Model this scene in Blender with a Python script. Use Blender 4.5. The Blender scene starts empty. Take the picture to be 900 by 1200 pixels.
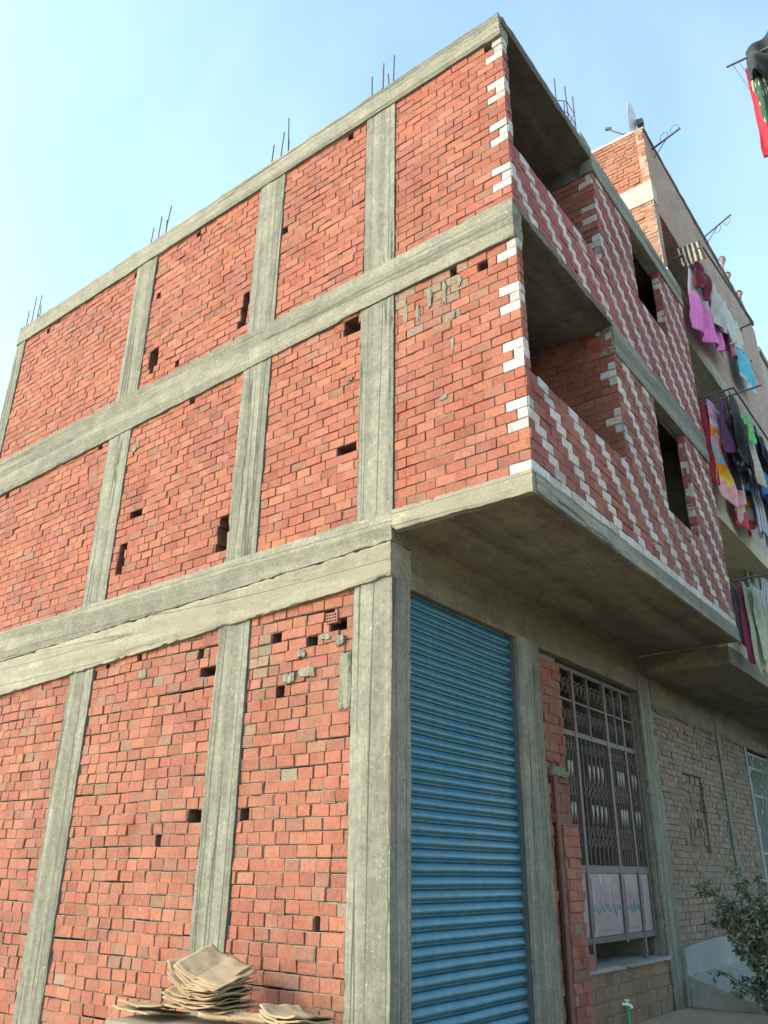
import bpy, bmesh, math, random
from mathutils import Vector, Matrix, noise
random.seed(7)
R = math.radians
scene = bpy.context.scene
COL = scene.collection

# ------------------------------------------------------------------ levels (metres, ground = 0)
Z1, ZS = 4.60, 4.41            # first floor slab top / soffit
Z2, Z3 = 7.10, 7.58            # beam between the two upper storeys
Z4, Z5 = 9.948, 10.308         # roof beam
C = 1.446                      # overhang towards the street
YJ, WA, WB, YE = 2.363, 3.615, 4.783, 5.882
P2, P3 = 5.665, 8.408          # balcony parapet tops
W2B, W3B = 5.563, 8.72         # window sills
A1, A2R, A2L, A3R, A3L, A4R, A4L = -.444, -1.798, -2.26, -4.42, -4.903, -8.02, -8.30
def zl1(x): return Z1 + .013 * min(x, 0)
def zlg(x): return Z1 - .645 + .055 * min(x, 0)
def zl2(x): return Z2 + .038 * min(x, 0) * .8
def zl3(x): return Z3 + .004 * min(x, 0)

# ------------------------------------------------------------------ helpers
def link(o, parent=None):
    COL.objects.link(o)
    if parent is not None: o.parent = parent
    return o
def tag(o, label=None, cat=None, group=None, kind=None):
    if label: o['label'] = label
    if cat: o['category'] = cat
    if group: o['group'] = group
    if kind: o['kind'] = kind
    return o
def empty(name, loc=(0, 0, 0)):
    o = bpy.data.objects.new(name, None); COL.objects.link(o); o.location = loc
    return o

class MB:
    """collects polygons for one mesh object"""
    def __init__(s): s.v = []; s.f = []; s.c = []; s.m = []
    def add(s, vs, fs, col=None, mi=0):
        b = len(s.v); s.v += [tuple(v) for v in vs]
        for f in fs:
            s.f.append([b + i for i in f]); s.c.append(col or (1, 1, 1)); s.m.append(mi)
    def box(s, x0, x1, y0, y1, z0, z1, col=None, mi=0):
        s.add([(x0,y0,z0),(x1,y0,z0),(x1,y1,z0),(x0,y1,z0),(x0,y0,z1),(x1,y0,z1),(x1,y1,z1),(x0,y1,z1)],
              [(0,3,2,1),(4,5,6,7),(0,1,5,4),(1,2,6,5),(2,3,7,6),(3,0,4,7)], col, mi)
    def tube(s, pts, r, n=8, col=None, mi=0, r2=None):
        pts = [Vector(p) for p in pts]; rings = []
        for i, p in enumerate(pts):
            d = (pts[min(i+1, len(pts)-1)] - pts[max(i-1, 0)]).normalized()
            a = d.orthogonal().normalized()
            if i:
                a = (rings[-1][1] - d * rings[-1][1].dot(d)).normalized()
            b = d.cross(a)
            rr = r if r2 is None else r + (r2 - r) * i / (len(pts) - 1)
            rings.append(([p + (a * math.cos(t*2*math.pi/n) + b * math.sin(t*2*math.pi/n)) * rr for t in range(n)], a))
        vs = [q for ring, _ in rings for q in ring]; fs = []
        for i in range(len(pts) - 1):
            for t in range(n):
                fs.append((i*n+t, i*n+(t+1) % n, (i+1)*n+(t+1) % n, (i+1)*n+t))
        fs.append(tuple(range(n))[::-1]); fs.append(tuple((len(pts)-1)*n+t for t in range(n)))
        s.add(vs, fs, col, mi)
    def build(s, name, mats, parent=None, smooth=None, attr=False):
        me = bpy.data.meshes.new(name); me.from_pydata(s.v, [], s.f)
        for m in (mats if isinstance(mats, (list, tuple)) else [mats]): me.materials.append(m)
        me.polygons.foreach_set('material_index', s.m)
        if attr:
            at = me.color_attributes.new('Col', 'FLOAT_COLOR', 'CORNER'); dat = []
            for f, c in zip(s.f, s.c): dat += [c[0], c[1], c[2], 1.0] * len(f)
            at.data.foreach_set('color', dat)
        me.update()
        if smooth is not None:
            me.polygons.foreach_set('use_smooth', [True] * len(me.polygons))
            me.set_sharp_from_angle(angle=R(smooth))
        return link(bpy.data.objects.new(name, me), parent)

# ------------------------------------------------------------------ materials
def mat(name):
    m = bpy.data.materials.new(name); m.use_nodes = True
    nt = m.node_tree; b = nt.nodes['Principled BSDF']
    return m, nt, b
def N(nt, t, **kw):
    n = nt.nodes.new(t)
    for k, v in kw.items():
        if k.startswith('i_'): n.inputs[k[2:].replace('_', ' ')].default_value = v
        else: setattr(n, k, v)
    return n
def mixc(nt, fac, a, b, mode='MIX'):
    n = nt.nodes.new('ShaderNodeMix'); n.data_type = 'RGBA'; n.blend_type = mode
    for i, v in ((0, fac), (6, a), (7, b)):
        if hasattr(v, 'is_output') or isinstance(v, bpy.types.NodeSocket): nt.links.new(v, n.inputs[i])
        else: n.inputs[i].default_value = v if i == 0 else (*v, 1)
    return n.outputs[2]
def ramp(nt, src, p0, p1, a=(0,0,0), b=(1,1,1)):
    n = nt.nodes.new('ShaderNodeValToRGB'); e = n.color_ramp.elements
    e[0].position = p0; e[1].position = p1; e[0].color = (*a, 1); e[1].color = (*b, 1)
    nt.links.new(src, n.inputs[0]); return n.outputs[0]
def pos(nt, scale=(1, 1, 1), off=(0, 0, 0)):
    g = nt.nodes.new('ShaderNodeNewGeometry'); mp = nt.nodes.new('ShaderNodeMapping')
    mp.inputs['Scale'].default_value = scale; mp.inputs['Location'].default_value = off
    nt.links.new(g.outputs['Position'], mp.inputs[0]); return mp.outputs[0]
def nz(nt, vec, scale, detail=4, rough=.55, dist=0):
    n = nt.nodes.new('ShaderNodeTexNoise'); n.inputs['Scale'].default_value = scale
    n.inputs['Detail'].default_value = detail; n.inputs['Roughness'].default_value = rough
    n.inputs['Distortion'].default_value = dist
    nt.links.new(vec, n.inputs['Vector']); return n.outputs['Fac']
def bump(nt, b, h, strength, dist=.01, prev=None):
    n = nt.nodes.new('ShaderNodeBump'); n.inputs['Strength'].default_value = strength; n.inputs['Distance'].default_value = dist
    nt.links.new(h, n.inputs['Height'])
    if prev is not None: nt.links.new(prev, n.inputs['Normal'])
    nt.links.new(n.outputs[0], b.inputs['Normal']); return n.outputs[0]
def L(nt, a, b): nt.links.new(a, b)

def brick_mat(name, smear=(.30, .27, .21), amount=.6, wash=None, dustc=(.37, .205, .155)):
    m, nt, b = mat(name)
    at = N(nt, 'ShaderNodeAttribute', attribute_name='Col')
    p = pos(nt)
    mott = ramp(nt, nz(nt, p, 34, 5, .65), .25, .8, (.54, .54, .54), (1.32, 1.30, 1.28))
    c = mixc(nt, 1, at.outputs['Color'], mott, 'MULTIPLY')
    streak = ramp(nt, nz(nt, pos(nt, (70, 70, 14)), 1.0, 3), .35, .75, (.76, .76, .76), (1.16, 1.16, 1.16))
    c = mixc(nt, .7, c, streak, 'MULTIPLY')
    # sooty olive patina and a little pale bloom on the faces
    pa = ramp(nt, nz(nt, p, 11, 7, .75, .3), amount - .14, amount + .10, (0,)*3, (.50,)*3)
    c = mixc(nt, pa, c, smear)
    bl = ramp(nt, nz(nt, p, 19, 6, .75, .2), .58, .72, (0,)*3, (.30,)*3)
    c = mixc(nt, bl, c, (.40, .23, .18))
    gr = ramp(nt, nz(nt, p, 75, 3, .6), .30, .44, (.62,)*3, (1,)*3)
    c = mixc(nt, .7, c, gr, 'MULTIPLY')
    big = ramp(nt, nz(nt, p, .9, 3), .32, .7, (.80, .80, .82), (1.10, 1.08, 1.06))
    c = mixc(nt, 1, c, big, 'MULTIPLY')
    dust = ramp(nt, nz(nt, pos(nt, (1, 1, .6)), 2.3, 6, .7), .38, .75, (.02,)*3, (.34,)*3)
    c = mixc(nt, dust, c, dustc)
    if wash:      # paint worn off the white bricks
        sp = N(nt, 'ShaderNodeSeparateColor'); L(nt, at.outputs['Color'], sp.inputs[0])
        iw = ramp(nt, sp.outputs[2], .35, .40); wear = ramp(nt, nz(nt, pos(nt, (1, 1, .5)), 26, 5, .75), .58, .66)
        mu = N(nt, 'ShaderNodeMath', operation='MULTIPLY'); L(nt, iw, mu.inputs[0]); L(nt, wear, mu.inputs[1])
        c = mixc(nt, mu.outputs[0], c, wash)
    L(nt, c, b.inputs['Base Color']); b.inputs['Roughness'].default_value = .9
    b.inputs['Specular IOR Level'].default_value = .2
    pv = bump(nt, b, nz(nt, p, 60, 5, .7), .6, .006); bump(nt, b, nz(nt, p, 16, 4, .6), .55, .012, pv)
    return m
def concrete_mat(name, c1, c2, axis, scale=1.0, spots=True, tan=None):
    """board-marked concrete; axis = direction of the boards"""
    m, nt, b = mat(name)
    def st(a, bb): return tuple(bb if q == axis else a for q in 'xyz')
    p = pos(nt)
    f1 = nz(nt, pos(nt, st(48 * scale, 2.0)), 1, 5, .7)          # fine grain left by the boards
    f2 = nz(nt, pos(nt, st(7 * scale, .22)), 1, 2, .4)            # one tone per board
    f3 = nz(nt, p, 3.0, 7, .72)                                    # blotches
    f4 = nz(nt, p, 26, 6, .75)                                     # grit
    c = mixc(nt, ramp(nt, f2, .44, .56), c1, c2)
    c = mixc(nt, 1, c, ramp(nt, f1, .28, .72, (.80, .80, .79), (1.16, 1.16, 1.15)), 'MULTIPLY')
    c = mixc(nt, 1, c, ramp(nt, f3, .30, .70, (.66, .69, .70), (1.18, 1.16, 1.12)), 'MULTIPLY')
    c = mixc(nt, 1, c, ramp(nt, f4, .30, .72, (.68, .68, .68), (1.26, 1.25, 1.22)), 'MULTIPLY')
    seam = None
    if spots:
        sp = ramp(nt, nz(nt, p, 52, 3, .6), .66, .70)
        reg = ramp(nt, nz(nt, pos(nt, st(7, 1.2)), 1, 3), .46, .56)
        mm = N(nt, 'ShaderNodeMath', operation='MULTIPLY'); L(nt, sp, mm.inputs[0]); L(nt, reg, mm.inputs[1])
        c = mixc(nt, mm.outputs[0], c, (.52, .52, .47))
        dk = ramp(nt, nz(nt, p, 30, 4, .75), .68, .74)
        c = mixc(nt, dk, c, tuple(x * .42 for x in c1))
        sn = nz(nt, pos(nt, st(9 * scale, .12)), 1, 1, .3)
        seam = N(nt, 'ShaderNodeValToRGB'); e = seam.color_ramp.elements; L(nt, sn, seam.inputs[0])
        e[0].position = .478; e[0].color = (0, 0, 0, 1); e[1].position = .522; e[1].color = (0, 0, 0, 1)
        k = e.new(.5); k.color = (1, 1, 1, 1); seam = seam.outputs[0]
        c = mixc(nt, seam, c, tuple(x * .40 for x in c1))
    if tan:
        tt = ramp(nt, nz(nt, pos(nt, (1, 1, 3)), 1.3, 5, .65), .40, .62)
        c = mixc(nt, tt, c, tan)
    L(nt, c, b.inputs['Base Color']); b.inputs['Roughness'].default_value = .92
    b.inputs['Specular IOR Level'].default_value = .2
    pv = bump(nt, b, f1, .3, .008)
    pv = bump(nt, b, f4, .55, .012, pv)
    pv = bump(nt, b, nz(nt, p, 90, 4, .7), .35, .005, pv)
    if seam is not None: 
        iv = N(nt, 'ShaderNodeInvert'); L(nt, seam, iv.inputs['Color']); bump(nt, b, iv.outputs[0], .6, .008, pv)
    return m
def plain_mat(name, col, rough=.7, var=.15, scale=8, metal=0, bmp=.15, spec=.4):
    m, nt, b = mat(name); p = pos(nt)
    f = nz(nt, p, scale, 5, .6)
    c = mixc(nt, 1, col, ramp(nt, f, .3, .7, (1 - var,) * 3, (1 + var,) * 3), 'MULTIPLY')
    L(nt, c, b.inputs['Base Color']); b.inputs['Roughness'].default_value = rough
    b.inputs['Metallic'].default_value = metal; b.inputs['Specular IOR Level'].default_value = spec
    if bmp: bump(nt, b, f, bmp, .006)
    return m
def cloth_mat(name, col, pattern=None):
    m, nt, b = mat(name); g = N(nt, 'ShaderNodeAttribute', attribute_name='Cloth')
    vec = g.outputs['Vector']; c = None
    f = ramp(nt, nz(nt, pos(nt), 14, 4), .3, .7, (.82,)*3, (1.12,)*3)
    if pattern is None:
        rgb = N(nt, 'ShaderNodeRGB'); rgb.outputs[0].default_value = (*col, 1); c = rgb.outputs[0]
    elif pattern[0] == 'stripes':
        sx = N(nt, 'ShaderNodeSeparateXYZ'); L(nt, vec, sx.inputs[0])
        mu = N(nt, 'ShaderNodeMath', operation='MULTIPLY'); mu.inputs[1].default_value = pattern[2]
        L(nt, sx.outputs[0], mu.inputs[0])
        fr = N(nt, 'ShaderNodeMath', operation='FRACT'); L(nt, mu.outputs[0], fr.inputs[0])
        c = mixc(nt, ramp(nt, fr.outputs[0], .42, .46), col, pattern[1])
    elif pattern[0] == 'fade':           # dyed cloth: one colour above, another below
        sx = N(nt, 'ShaderNodeSeparateXYZ'); L(nt, vec, sx.inputs[0])
        c = mixc(nt, ramp(nt, sx.outputs[1], pattern[2], pattern[2] + .12), col, pattern[1])
    elif pattern[0] == 'bands':
        r = nt.nodes.new('ShaderNodeValToRGB'); sx = N(nt, 'ShaderNodeSeparateXYZ'); L(nt, vec, sx.inputs[0])
        nn = N(nt, 'ShaderNodeTexNoise'); nn.inputs['Scale'].default_value = 3.2; L(nt, vec, nn.inputs['Vector'])
        ad = N(nt, 'ShaderNodeMath', operation='MULTIPLY_ADD'); ad.inputs[1].default_value = .9; L(nt, nn.outputs['Fac'], ad.inputs[0]); L(nt, sx.outputs[1], ad.inputs[2])
        sb = N(nt, 'ShaderNodeMath', operation='SUBTRACT'); sb.inputs[1].default_value = .45; L(nt, ad.outputs[0], sb.inputs[0])
        L(nt, sb.outputs[0], r.inputs[0]); r.color_ramp.interpolation = 'CONSTANT'
        e = r.color_ramp.elements; cols = pattern[1]
        while len(e) < len(cols): e.new(.5)
        for i, cc in enumerate(cols): e[i].position = i / len(cols); e[i].color = (*cc, 1)
        c = r.outputs[0]
    elif pattern[0] == 'blobs':
        v = N(nt, 'ShaderNodeTexVoronoi'); v.inputs['Scale'].default_value = pattern[2]; L(nt, vec, v.inputs['Vector'])
        c = mixc(nt, ramp(nt, v.outputs['Distance'], .25, .33), pattern[1], col)
    c = mixc(nt, 1, c, f, 'MULTIPLY')
    L(nt, c, b.inputs['Base Color']); b.inputs['Roughness'].default_value = .95; b.inputs['Specular IOR Level'].default_value = .15
    b.inputs['Sheen Weight'].default_value = .15
    # thin cloth lets some light through
    tr = N(nt, 'ShaderNodeBsdfTranslucent'); L(nt, c, tr.inputs['Color'])
    ms = N(nt, 'ShaderNodeMixShader'); ms.inputs[0].default_value = .25
    L(nt, b.outputs[0], ms.inputs[1]); L(nt, tr.outputs[0], ms.inputs[2])
    L(nt, ms.outputs[0], nt.nodes['Material Output'].inputs['Surface'])
    bump(nt, b, nz(nt, pos(nt), 90, 3), .2, .003)
    return m

M_BRICK = brick_mat('red_brick', amount=.60, smear=(.17, .105, .07))
M_BRICK_G = brick_mat('red_brick_rough', smear=(.165, .112, .075), amount=.54)
M_BRICK_S = brick_mat('painted_brick', amount=.66, smear=(.19, .12, .09), wash=(.36, .22, .18), dustc=(.33, .2, .17))
M_BRICK_N = brick_mat('tan_brick', smear=(.18, .14, .105), amount=.6, dustc=(.27, .2, .15))
M_MORTAR = plain_mat('mortar', (.20, .175, .13), .95, .3, 30, 0, .5, .1)
M_COLC = concrete_mat('column_concrete', (.172, .170, .138), (.226, .222, .183), 'z')
M_BEAM = concrete_mat('beam_concrete', (.180, .174, .139), (.238, .230, .184), 'x')
M_BEAMT = concrete_mat('tan_beam_concrete', (.235, .218, .165), (.315, .292, .225), 'x', .7, True, (.215, .203, .152))
M_BEAMY = concrete_mat('street_beam_concrete', (.172, .176, .15), (.245, .25, .212), 'y')
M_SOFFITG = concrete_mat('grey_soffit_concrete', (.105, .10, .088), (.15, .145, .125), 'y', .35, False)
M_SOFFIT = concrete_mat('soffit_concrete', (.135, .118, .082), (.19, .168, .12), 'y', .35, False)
M_DARKC = plain_mat('old_concrete', (.22, .21, .18), .95, .25, 3)
M_REBAR = plain_mat('rusty_steel', (.10, .07, .06), .8, .3, 20)
M_IRON = plain_mat('iron_bars', (.10, .072, .068), .6, .2, 20)
M_DARKM = plain_mat('dark_metal', (.07, .08, .085), .6, .2, 15)

def shutter_mat():
    m, nt, b = mat('blue_shutter_paint'); p = pos(nt)
    f = nz(nt, pos(nt, (3, 3, 9)), 2, 6, .65)
    c = mixc(nt, ramp(nt, f, .3, .72), (.020, .115, .178), (.042, .158, .222))
    dirt = ramp(nt, nz(nt, pos(nt, (9, 14, .9)), 1, 7, .8), .48, .74)
    c = mixc(nt, dirt, c, (.12, .18, .20))
    L(nt, c, b.inputs['Base Color']); b.inputs['Metallic'].default_value = .2; b.inputs['Roughness'].default_value = .448
    bump(nt, b, nz(nt, p, 25, 4), .12, .004); return m
M_SHUT = shutter_mat()
def gate_mat():
    m, nt, b = mat('gate_panel_paint'); p = pos(nt)
    c = mixc(nt, ramp(nt, nz(nt, p, 4, 6, .7), .3, .7), (.18, .138, .135), (.245, .20, .195))
    st = ramp(nt, nz(nt, pos(nt, (14, 14, 2.5)), 1, 4, .6), .58, .66)
    c = mixc(nt, st, c, (.33, .29, .28))
    L(nt, c, b.inputs['Base Color']); b.inputs['Roughness'].default_value = .6; bump(nt, b, nz(nt, p, 12, 4), .2, .005); return m
M_GATEP = gate_mat()
def plaster_mat(name, c1, c2, bricks=False):
    m, nt, b = mat(name); p = pos(nt)
    c = mixc(nt, ramp(nt, nz(nt, p, 1.2, 6, .65), .3, .7), c1, c2)
    f = nz(nt, p, 16, 5, .7)
    c = mixc(nt, 1, c, ramp(nt, f, .3, .75, (.82,)*3, (1.12,)*3), 'MULTIPLY')
    if bricks:
        bt = N(nt, 'ShaderNodeTexBrick'); bt.inputs['Scale'].default_value = 1
        bt.inputs['Brick Width'].default_value = .22; bt.inputs['Row Height'].default_value = .085; bt.inputs['Mortar Size'].default_value = .012
        bt.inputs['Mortar Smooth'].default_value = .4
        sx = N(nt, 'ShaderNodeSeparateXYZ'); g = N(nt, 'ShaderNodeNewGeometry'); L(nt, g.outputs['Position'], sx.inputs[0])
        cb = N(nt, 'ShaderNodeCombineXYZ'); L(nt, sx.outputs[1], cb.inputs[0]); L(nt, sx.outputs[2], cb.inputs[1]); L(nt, cb.outputs[0], bt.inputs['Vector'])
        bt.inputs['Color1'].default_value = (.34, .19, .14, 1); bt.inputs['Color2'].default_value = (.42, .27, .21, 1); bt.inputs['Mortar'].default_value = (.3, .27, .22, 1)
        c = mixc(nt, ramp(nt, nz(nt, p, 1.6, 5, .6), .40, .52), c, bt.outputs['Color'])
    L(nt, c, b.inputs['Base Color']); b.inputs['Roughness'].default_value = .95; b.inputs['Specular IOR Level'].default_value = .15
    bump(nt, b, f, .4, .01); return m
M_FACADE = plaster_mat('brown_facade', (.27, .205, .16), (.34, .275, .215), True)
M_PLAST = plaster_mat('rough_plaster', (.33, .28, .215), (.43, .37, .29))
M_BEIGE = plaster_mat('beige_plaster', (.40, .35, .24), (.48, .43, .31))
M_DADO = plaster_mat('pale_dado_plaster', (.205, .222, .205), (.275, .29, .27))
M_STEP = plaster_mat('dirty_step_plaster', (.20, .20, .175), (.30, .30, .27))
M_REDWALL = plaster_mat('dark_red_paint', (.26, .05, .05), (.33, .07, .065))
M_SLABN = concrete_mat('neighbour_concrete', (.30, .30, .24), (.38, .37, .30), 'y', .6, False)
M_BANDN = plain_mat('band_concrete', (.38, .365, .30), .9, .12, 4)

# ------------------------------------------------------------------ rough concrete block
def rough(name, x0, x1, y0, y1, z0, z1, m, parent, step=.09, amp=.006, chip=.012, warp=None, seed=0):
    bm = bmesh.new()
    nx, ny, nz_ = [max(1, min(170, round((b - a) / step))) for a, b in ((x0, x1), (y0, y1), (z0, z1))]
    idx = {}
    def vert(i, j, k):
        if (i, j, k) not in idx:
            p = Vector((x0 + (x1-x0)*i/nx, y0 + (y1-y0)*j/ny, z0 + (z1-z0)*k/nz_))
            e = (i in (0, nx)) + (j in (0, ny)) + (k in (0, nz_))
            if warp: p = Vector(warp(p, (k / nz_)))
            q = p * 3.1 + Vector((seed * 7.3, 0, 0))
            d = noise.noise_vector(q) * amp + noise.noise_vector(p * 13) * amp * .7
            if e >= 2:
                c = (max(0, noise.noise(p * 17 + Vector((3, seed, 1)))) ** 1.5 * 2.0 + max(0, noise.noise(p * 4 + Vector((seed, 5, 1)))) ** 2 * .8) * chip
                cen = Vector(((x0+x1)/2, (y0+y1)/2, (z0+z1)/2))
                if i in (0, nx): d.x += c * (1 if i == 0 else -1)
                if j in (0, ny): d.y += c * (1 if j == 0 else -1)
                if k in (0, nz_): d.z += c * (1 if k == 0 else -1)
            idx[i, j, k] = bm.verts.new(p + d)
        return idx[i, j, k]
    for k in (0, nz_):
        for i in range(nx):
            for j in range(ny):
                q = [vert(i, j, k), vert(i+1, j, k), vert(i+1, j+1, k), vert(i, j+1, k)]
                bm.faces.new(q if k else q[::-1])
    for j in (0, ny):
        for i in range(nx):
            for k in range(nz_):
                q = [vert(i, j, k), vert(i+1, j, k), vert(i+1, j, k+1), vert(i, j, k+1)]
                bm.faces.new(q if j == 0 else q[::-1])
    for i in (0, nx):
        for j in range(ny):
            for k in range(nz_):
                q = [vert(i, j, k), vert(i, j+1, k), vert(i, j+1, k+1), vert(i, j, k+1)]
                bm.faces.new(q if i else q[::-1])
    me = bpy.data.meshes.new(name); bm.to_mesh(me); bm.free(); me.materials.append(m)
    me.polygons.foreach_set('use_smooth', [True] * len(me.polygons)); me.set_sharp_from_angle(angle=R(35))
    return link(bpy.data.objects.new(name, me), parent)

# ------------------------------------------------------------------ brickwork, one brick at a time
def red(v=1.0, rough=0):
    r = random.random()
    base = Vector((.345, .104, .066))
    if r < .10: base = Vector((.385, .135, .074))
    elif r < .20: base = Vector((.28, .088, .062))
    elif r < .25: base = Vector((.285, .128, .088))
    elif r < .35: base = Vector((.40, .142, .100))
    elif r < .352 + .02 * rough: base = Vector((.235, .125, .086))
    k = random.uniform(.84, 1.08) * v
    return tuple(base * k)
def grey_brick():
    k = random.uniform(.85, 1.1); t = random.random() ** 1.3 * .75; a = Vector((.225, .20, .145)) * k; return tuple(a.lerp(Vector(red()), t))
def white_brick():
    k = random.uniform(.86, 1.0)
    if random.random() < .15: k *= .75
    t = random.uniform(-.04, .04)
    return ((.63 + t) * k, .63 * k, (.605 - t * .8) * k)

def panel(name, parent, O, U, Nn, u0, u1, z0, z1, h, Lb, colour, m, openings=(), holes=(), depth=.1, joint=.0072,
          jit=.0032, lvar=.0, stagger=None, smooth_rows=0.0, zphase=0.0, tilt=0.0, through=(), recess=(.004, .013)):
    """wall of single bricks: O + U*u + z, facing Nn. openings: (u0,u1,z0,z1) clear gaps; holes: bricks left out."""
    O = Vector(O); U = Vector(U); Nn = Vector(Nn); mb = MB()
    K = math.ceil((z1 - z0) / h - 1e-6); last = (.3, .1, .07)
    def P(u, d, z): return O + U * u - Nn * d + Vector((0, 0, z))
    for k in range(K):
        za, zb = z0 + k * h, min(z0 + (k + 1) * h, z1)
        if zb - za < .02: continue
        zc = (za + zb) / 2
        spans = [(u0, u1)]
        for (a, b, c, d) in openings:
            if c < zc < d:
                ns = []
                for s, e in spans:
                    if b <= s or a >= e: ns.append((s, e)); continue
                    if a > s: ns.append((s, a))
                    if b < e: ns.append((b, e))
                spans = ns
        st = (k % 2) * .5 * Lb if stagger is None else stagger(k)
        for (ha, hb, hc, hd) in holes:
            if not (hc < zc < hd) : continue
            a_, b_ = ha + random.uniform(-.035, .03), hb + random.uniform(-.03, .035)
            ns = []
            for s, e in spans:
                if b_ <= s or a_ >= e: ns.append((s, e)); continue
                if a_ - s > .03: ns.append((s, a_))
                if e - b_ > .03: ns.append((b_, e))
                x_, y_ = max(a_, s), min(b_, e)
                r = [P(x_, .012, za), P(y_, .012, za), P(y_, .012, zb), P(x_, .012, zb), P(x_, .3, za), P(y_, .3, za), P(y_, .3, zb), P(x_, .3, zb)]
                fs = [(0, 3, 7, 4), (1, 5, 6, 2), (4, 5, 6, 7)]
                if not (hc < zc - h < hd): fs.append((0, 4, 5, 1))
                if not (hc < zc + h < hd): fs.append((2, 6, 7, 3))
                mb.add(r, fs, (.13, .065, .045))  # hole faces coloured darker than the bricks, shade painted in
            spans = ns
        edges = []; u = u0 - Lb + st
        while u < u1 + Lb:
            w = Lb * (1 + random.uniform(-lvar, lvar)); edges.append((u, u + w)); u += w
        rowdz = noise.noise(Vector((k * 1.7, z0, u0))) * smooth_rows
        for (a, b) in edges:
            for s, e in spans:
                p, q = max(a, s), min(b, e)
                if q - p < .028: continue
                uc = (p + q) / 2
                deep = None
                for (ha, hb, hc, hd) in through:
                    if ha < uc < hb and hc < zc < hd: deep = 'open'
                info = colour(k, a, b, zc, uc)
                half = None; last = info or last
                if info is None and not deep:
                    deep = 'hole'; info = last
                    if q - p > .1: half = (p + (q - p) * random.uniform(.35, .55), q)
                wob = noise.noise(Vector((uc * 1.3, zc * .7, k))) * smooth_rows
                A, B = za + rowdz * 0 + wob, zb + wob
                if deep:
                    D = .22
                    p_, q_ = p, q
                    if half: q = half[0]
                    r = [P(p, .012, A), P(q, .012, A), P(q, .012, B), P(p, .012, B), P(p, D, A), P(q, D, A), P(q, D, B), P(p, D, B)]
                    dc = (.10, .06, .045)  # dark end of the gap, its shade put into the colour
                    if deep == 'hole':
                        mb.add(r, [(0, 4, 5, 1), (1, 5, 6, 2), (2, 6, 7, 3), (3, 7, 4, 0)], (.2, .09, .065))
                        mb.add(r, [(4, 7, 6, 5)], dc)
                    else:
                        mb.add(r, [(0, 4, 5, 1), (2, 6, 7, 3)], (.2, .09, .065))
                    q = q_
                    if half is None: continue
                    p, q = half
                g = joint * random.uniform(.35, .75); gl = joint * random.uniform(.3, .8)
                dd = random.gauss(0, jit); ch = random.uniform(.002, .0045)
                tl = random.gauss(0, jit * .6); t2 = random.gauss(0, jit * .5)
                def j(): return random.uniform(-.0022, .0022)
                f = []
                cor = [(p + gl, A + g), (q - gl, A + g), (q - gl, B - g), (p + gl, B - g)]
                cor = [(x + j(), z + j() + tilt * 0) for x, z in cor]
                dep = [dd + tl + t2, dd - tl + t2, dd - tl - t2, dd + tl - t2]
                ins = [(cor[0][0]+ch, cor[0][1]+ch), (cor[1][0]-ch, cor[1][1]+ch), (cor[2][0]-ch, cor[2][1]-ch), (cor[3][0]+ch, cor[3][1]-ch)]
                vs = [P(x, -d, z) for (x, z), d in zip(ins, dep)] + [P(x, -d + ch, z) for (x, z), d in zip(cor, dep)] + [P(x, depth, z) for x, z in cor]
                fs = [(0, 1, 2, 3)]
                for i in range(4):
                    i2 = (i + 1) % 4
                    fs += [(4+i, 4+i2, i2, i), (8+i, 8+i2, 4+i2, 4+i)]
                mb.add(vs, fs, info, 0)
                # mortar behind the joints
                rr = random.uniform(*recess)
                if random.random() < .2: rr = random.uniform(.001, .005)
                rr = max(rr - min(dep), .001 - min(dep))
                mb.add([P(p, rr, A), P(q, rr, A), P(q, rr, B), P(p, rr, B)], [(0, 1, 2, 3)], (1, 1, 1), 1)
    return mb.build(name, [m, M_MORTAR], parent, None, True)

# ------------------------------------------------------------------ the unfinished building
B = empty('unfinished_building', (0, 0, 0))
tag(B, 'unfinished three storey red brick building with grey concrete frame on the street corner', 'building')

def ragged(p): return noise.noise(Vector(p))
# left side: columns and beams
xs = [(A1, 0.0), (A2L, A2R), (A3L, A3R), (A4L, A4R)]
for i, (a, b) in enumerate(xs):
    if i == 0:
        rough('concrete_column', a, b, -.022, .262, 0, 4.02, M_COLC, B, .08, .005, .012, seed=i)
        rough('concrete_column', a, -.0, -.02, .2, Z1 - .02, Z2 + .02, M_COLC, B, .08, .005, .01, seed=i+4)
        rough('concrete_column', a + .02, 0.0, -.02, .2, Z3 - .02, Z4 + .02, M_COLC, B, .08, .005, .01, seed=i+8)
    else:
        rough('concrete_column', a, b, -.022, .25, 0, zlg(b) + .03, M_COLC, B, .08, .006, .016, seed=i)
        rough('concrete_column', a, b, -.02, .25, zl1(b) - .02, zl2(b) + .02, M_COLC, B, .08, .005, .012, seed=i+4)
        rough('concrete_column', a, b, -.02, .25, zl3(b) - .02, Z4 + .02, M_COLC, B, .08, .005, .012, seed=i+8)
def warp_between(lo, hi):
    def w(p, t): return (p.x, p.y, lo(p.x) + (hi(p.x) - lo(p.x)) * t)
    return w
mid = lambda x: zl1(x) - .30 + .02 * min(x, 0)
rough('concrete_beam', A4L, -.0, -.034, .28, 0, 1, M_BEAM, B, .05, .006, .012, warp_between(lambda x: mid(x), zl1))
rough('concrete_beam', A4L, -.0, -.046, .275, 0, 1, M_BEAMT, B, .05, .009, .018, warp_between(zlg, lambda x: mid(x) - .012), 2)
rough('concrete_beam', A4L, C - .003, -.034, .16, 0, 1, M_BEAM, B, .05, .007, .014, warp_between(zl2, zl3), 3)
rough('concrete_beam', A4L, C - .003, -.036, .16, 0, 1, M_BEAM, B, .05, .006, .012, warp_between(lambda x: Z4, lambda x: Z5 + .012 * ragged((x * 2, 0, 5))), 5)
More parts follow.
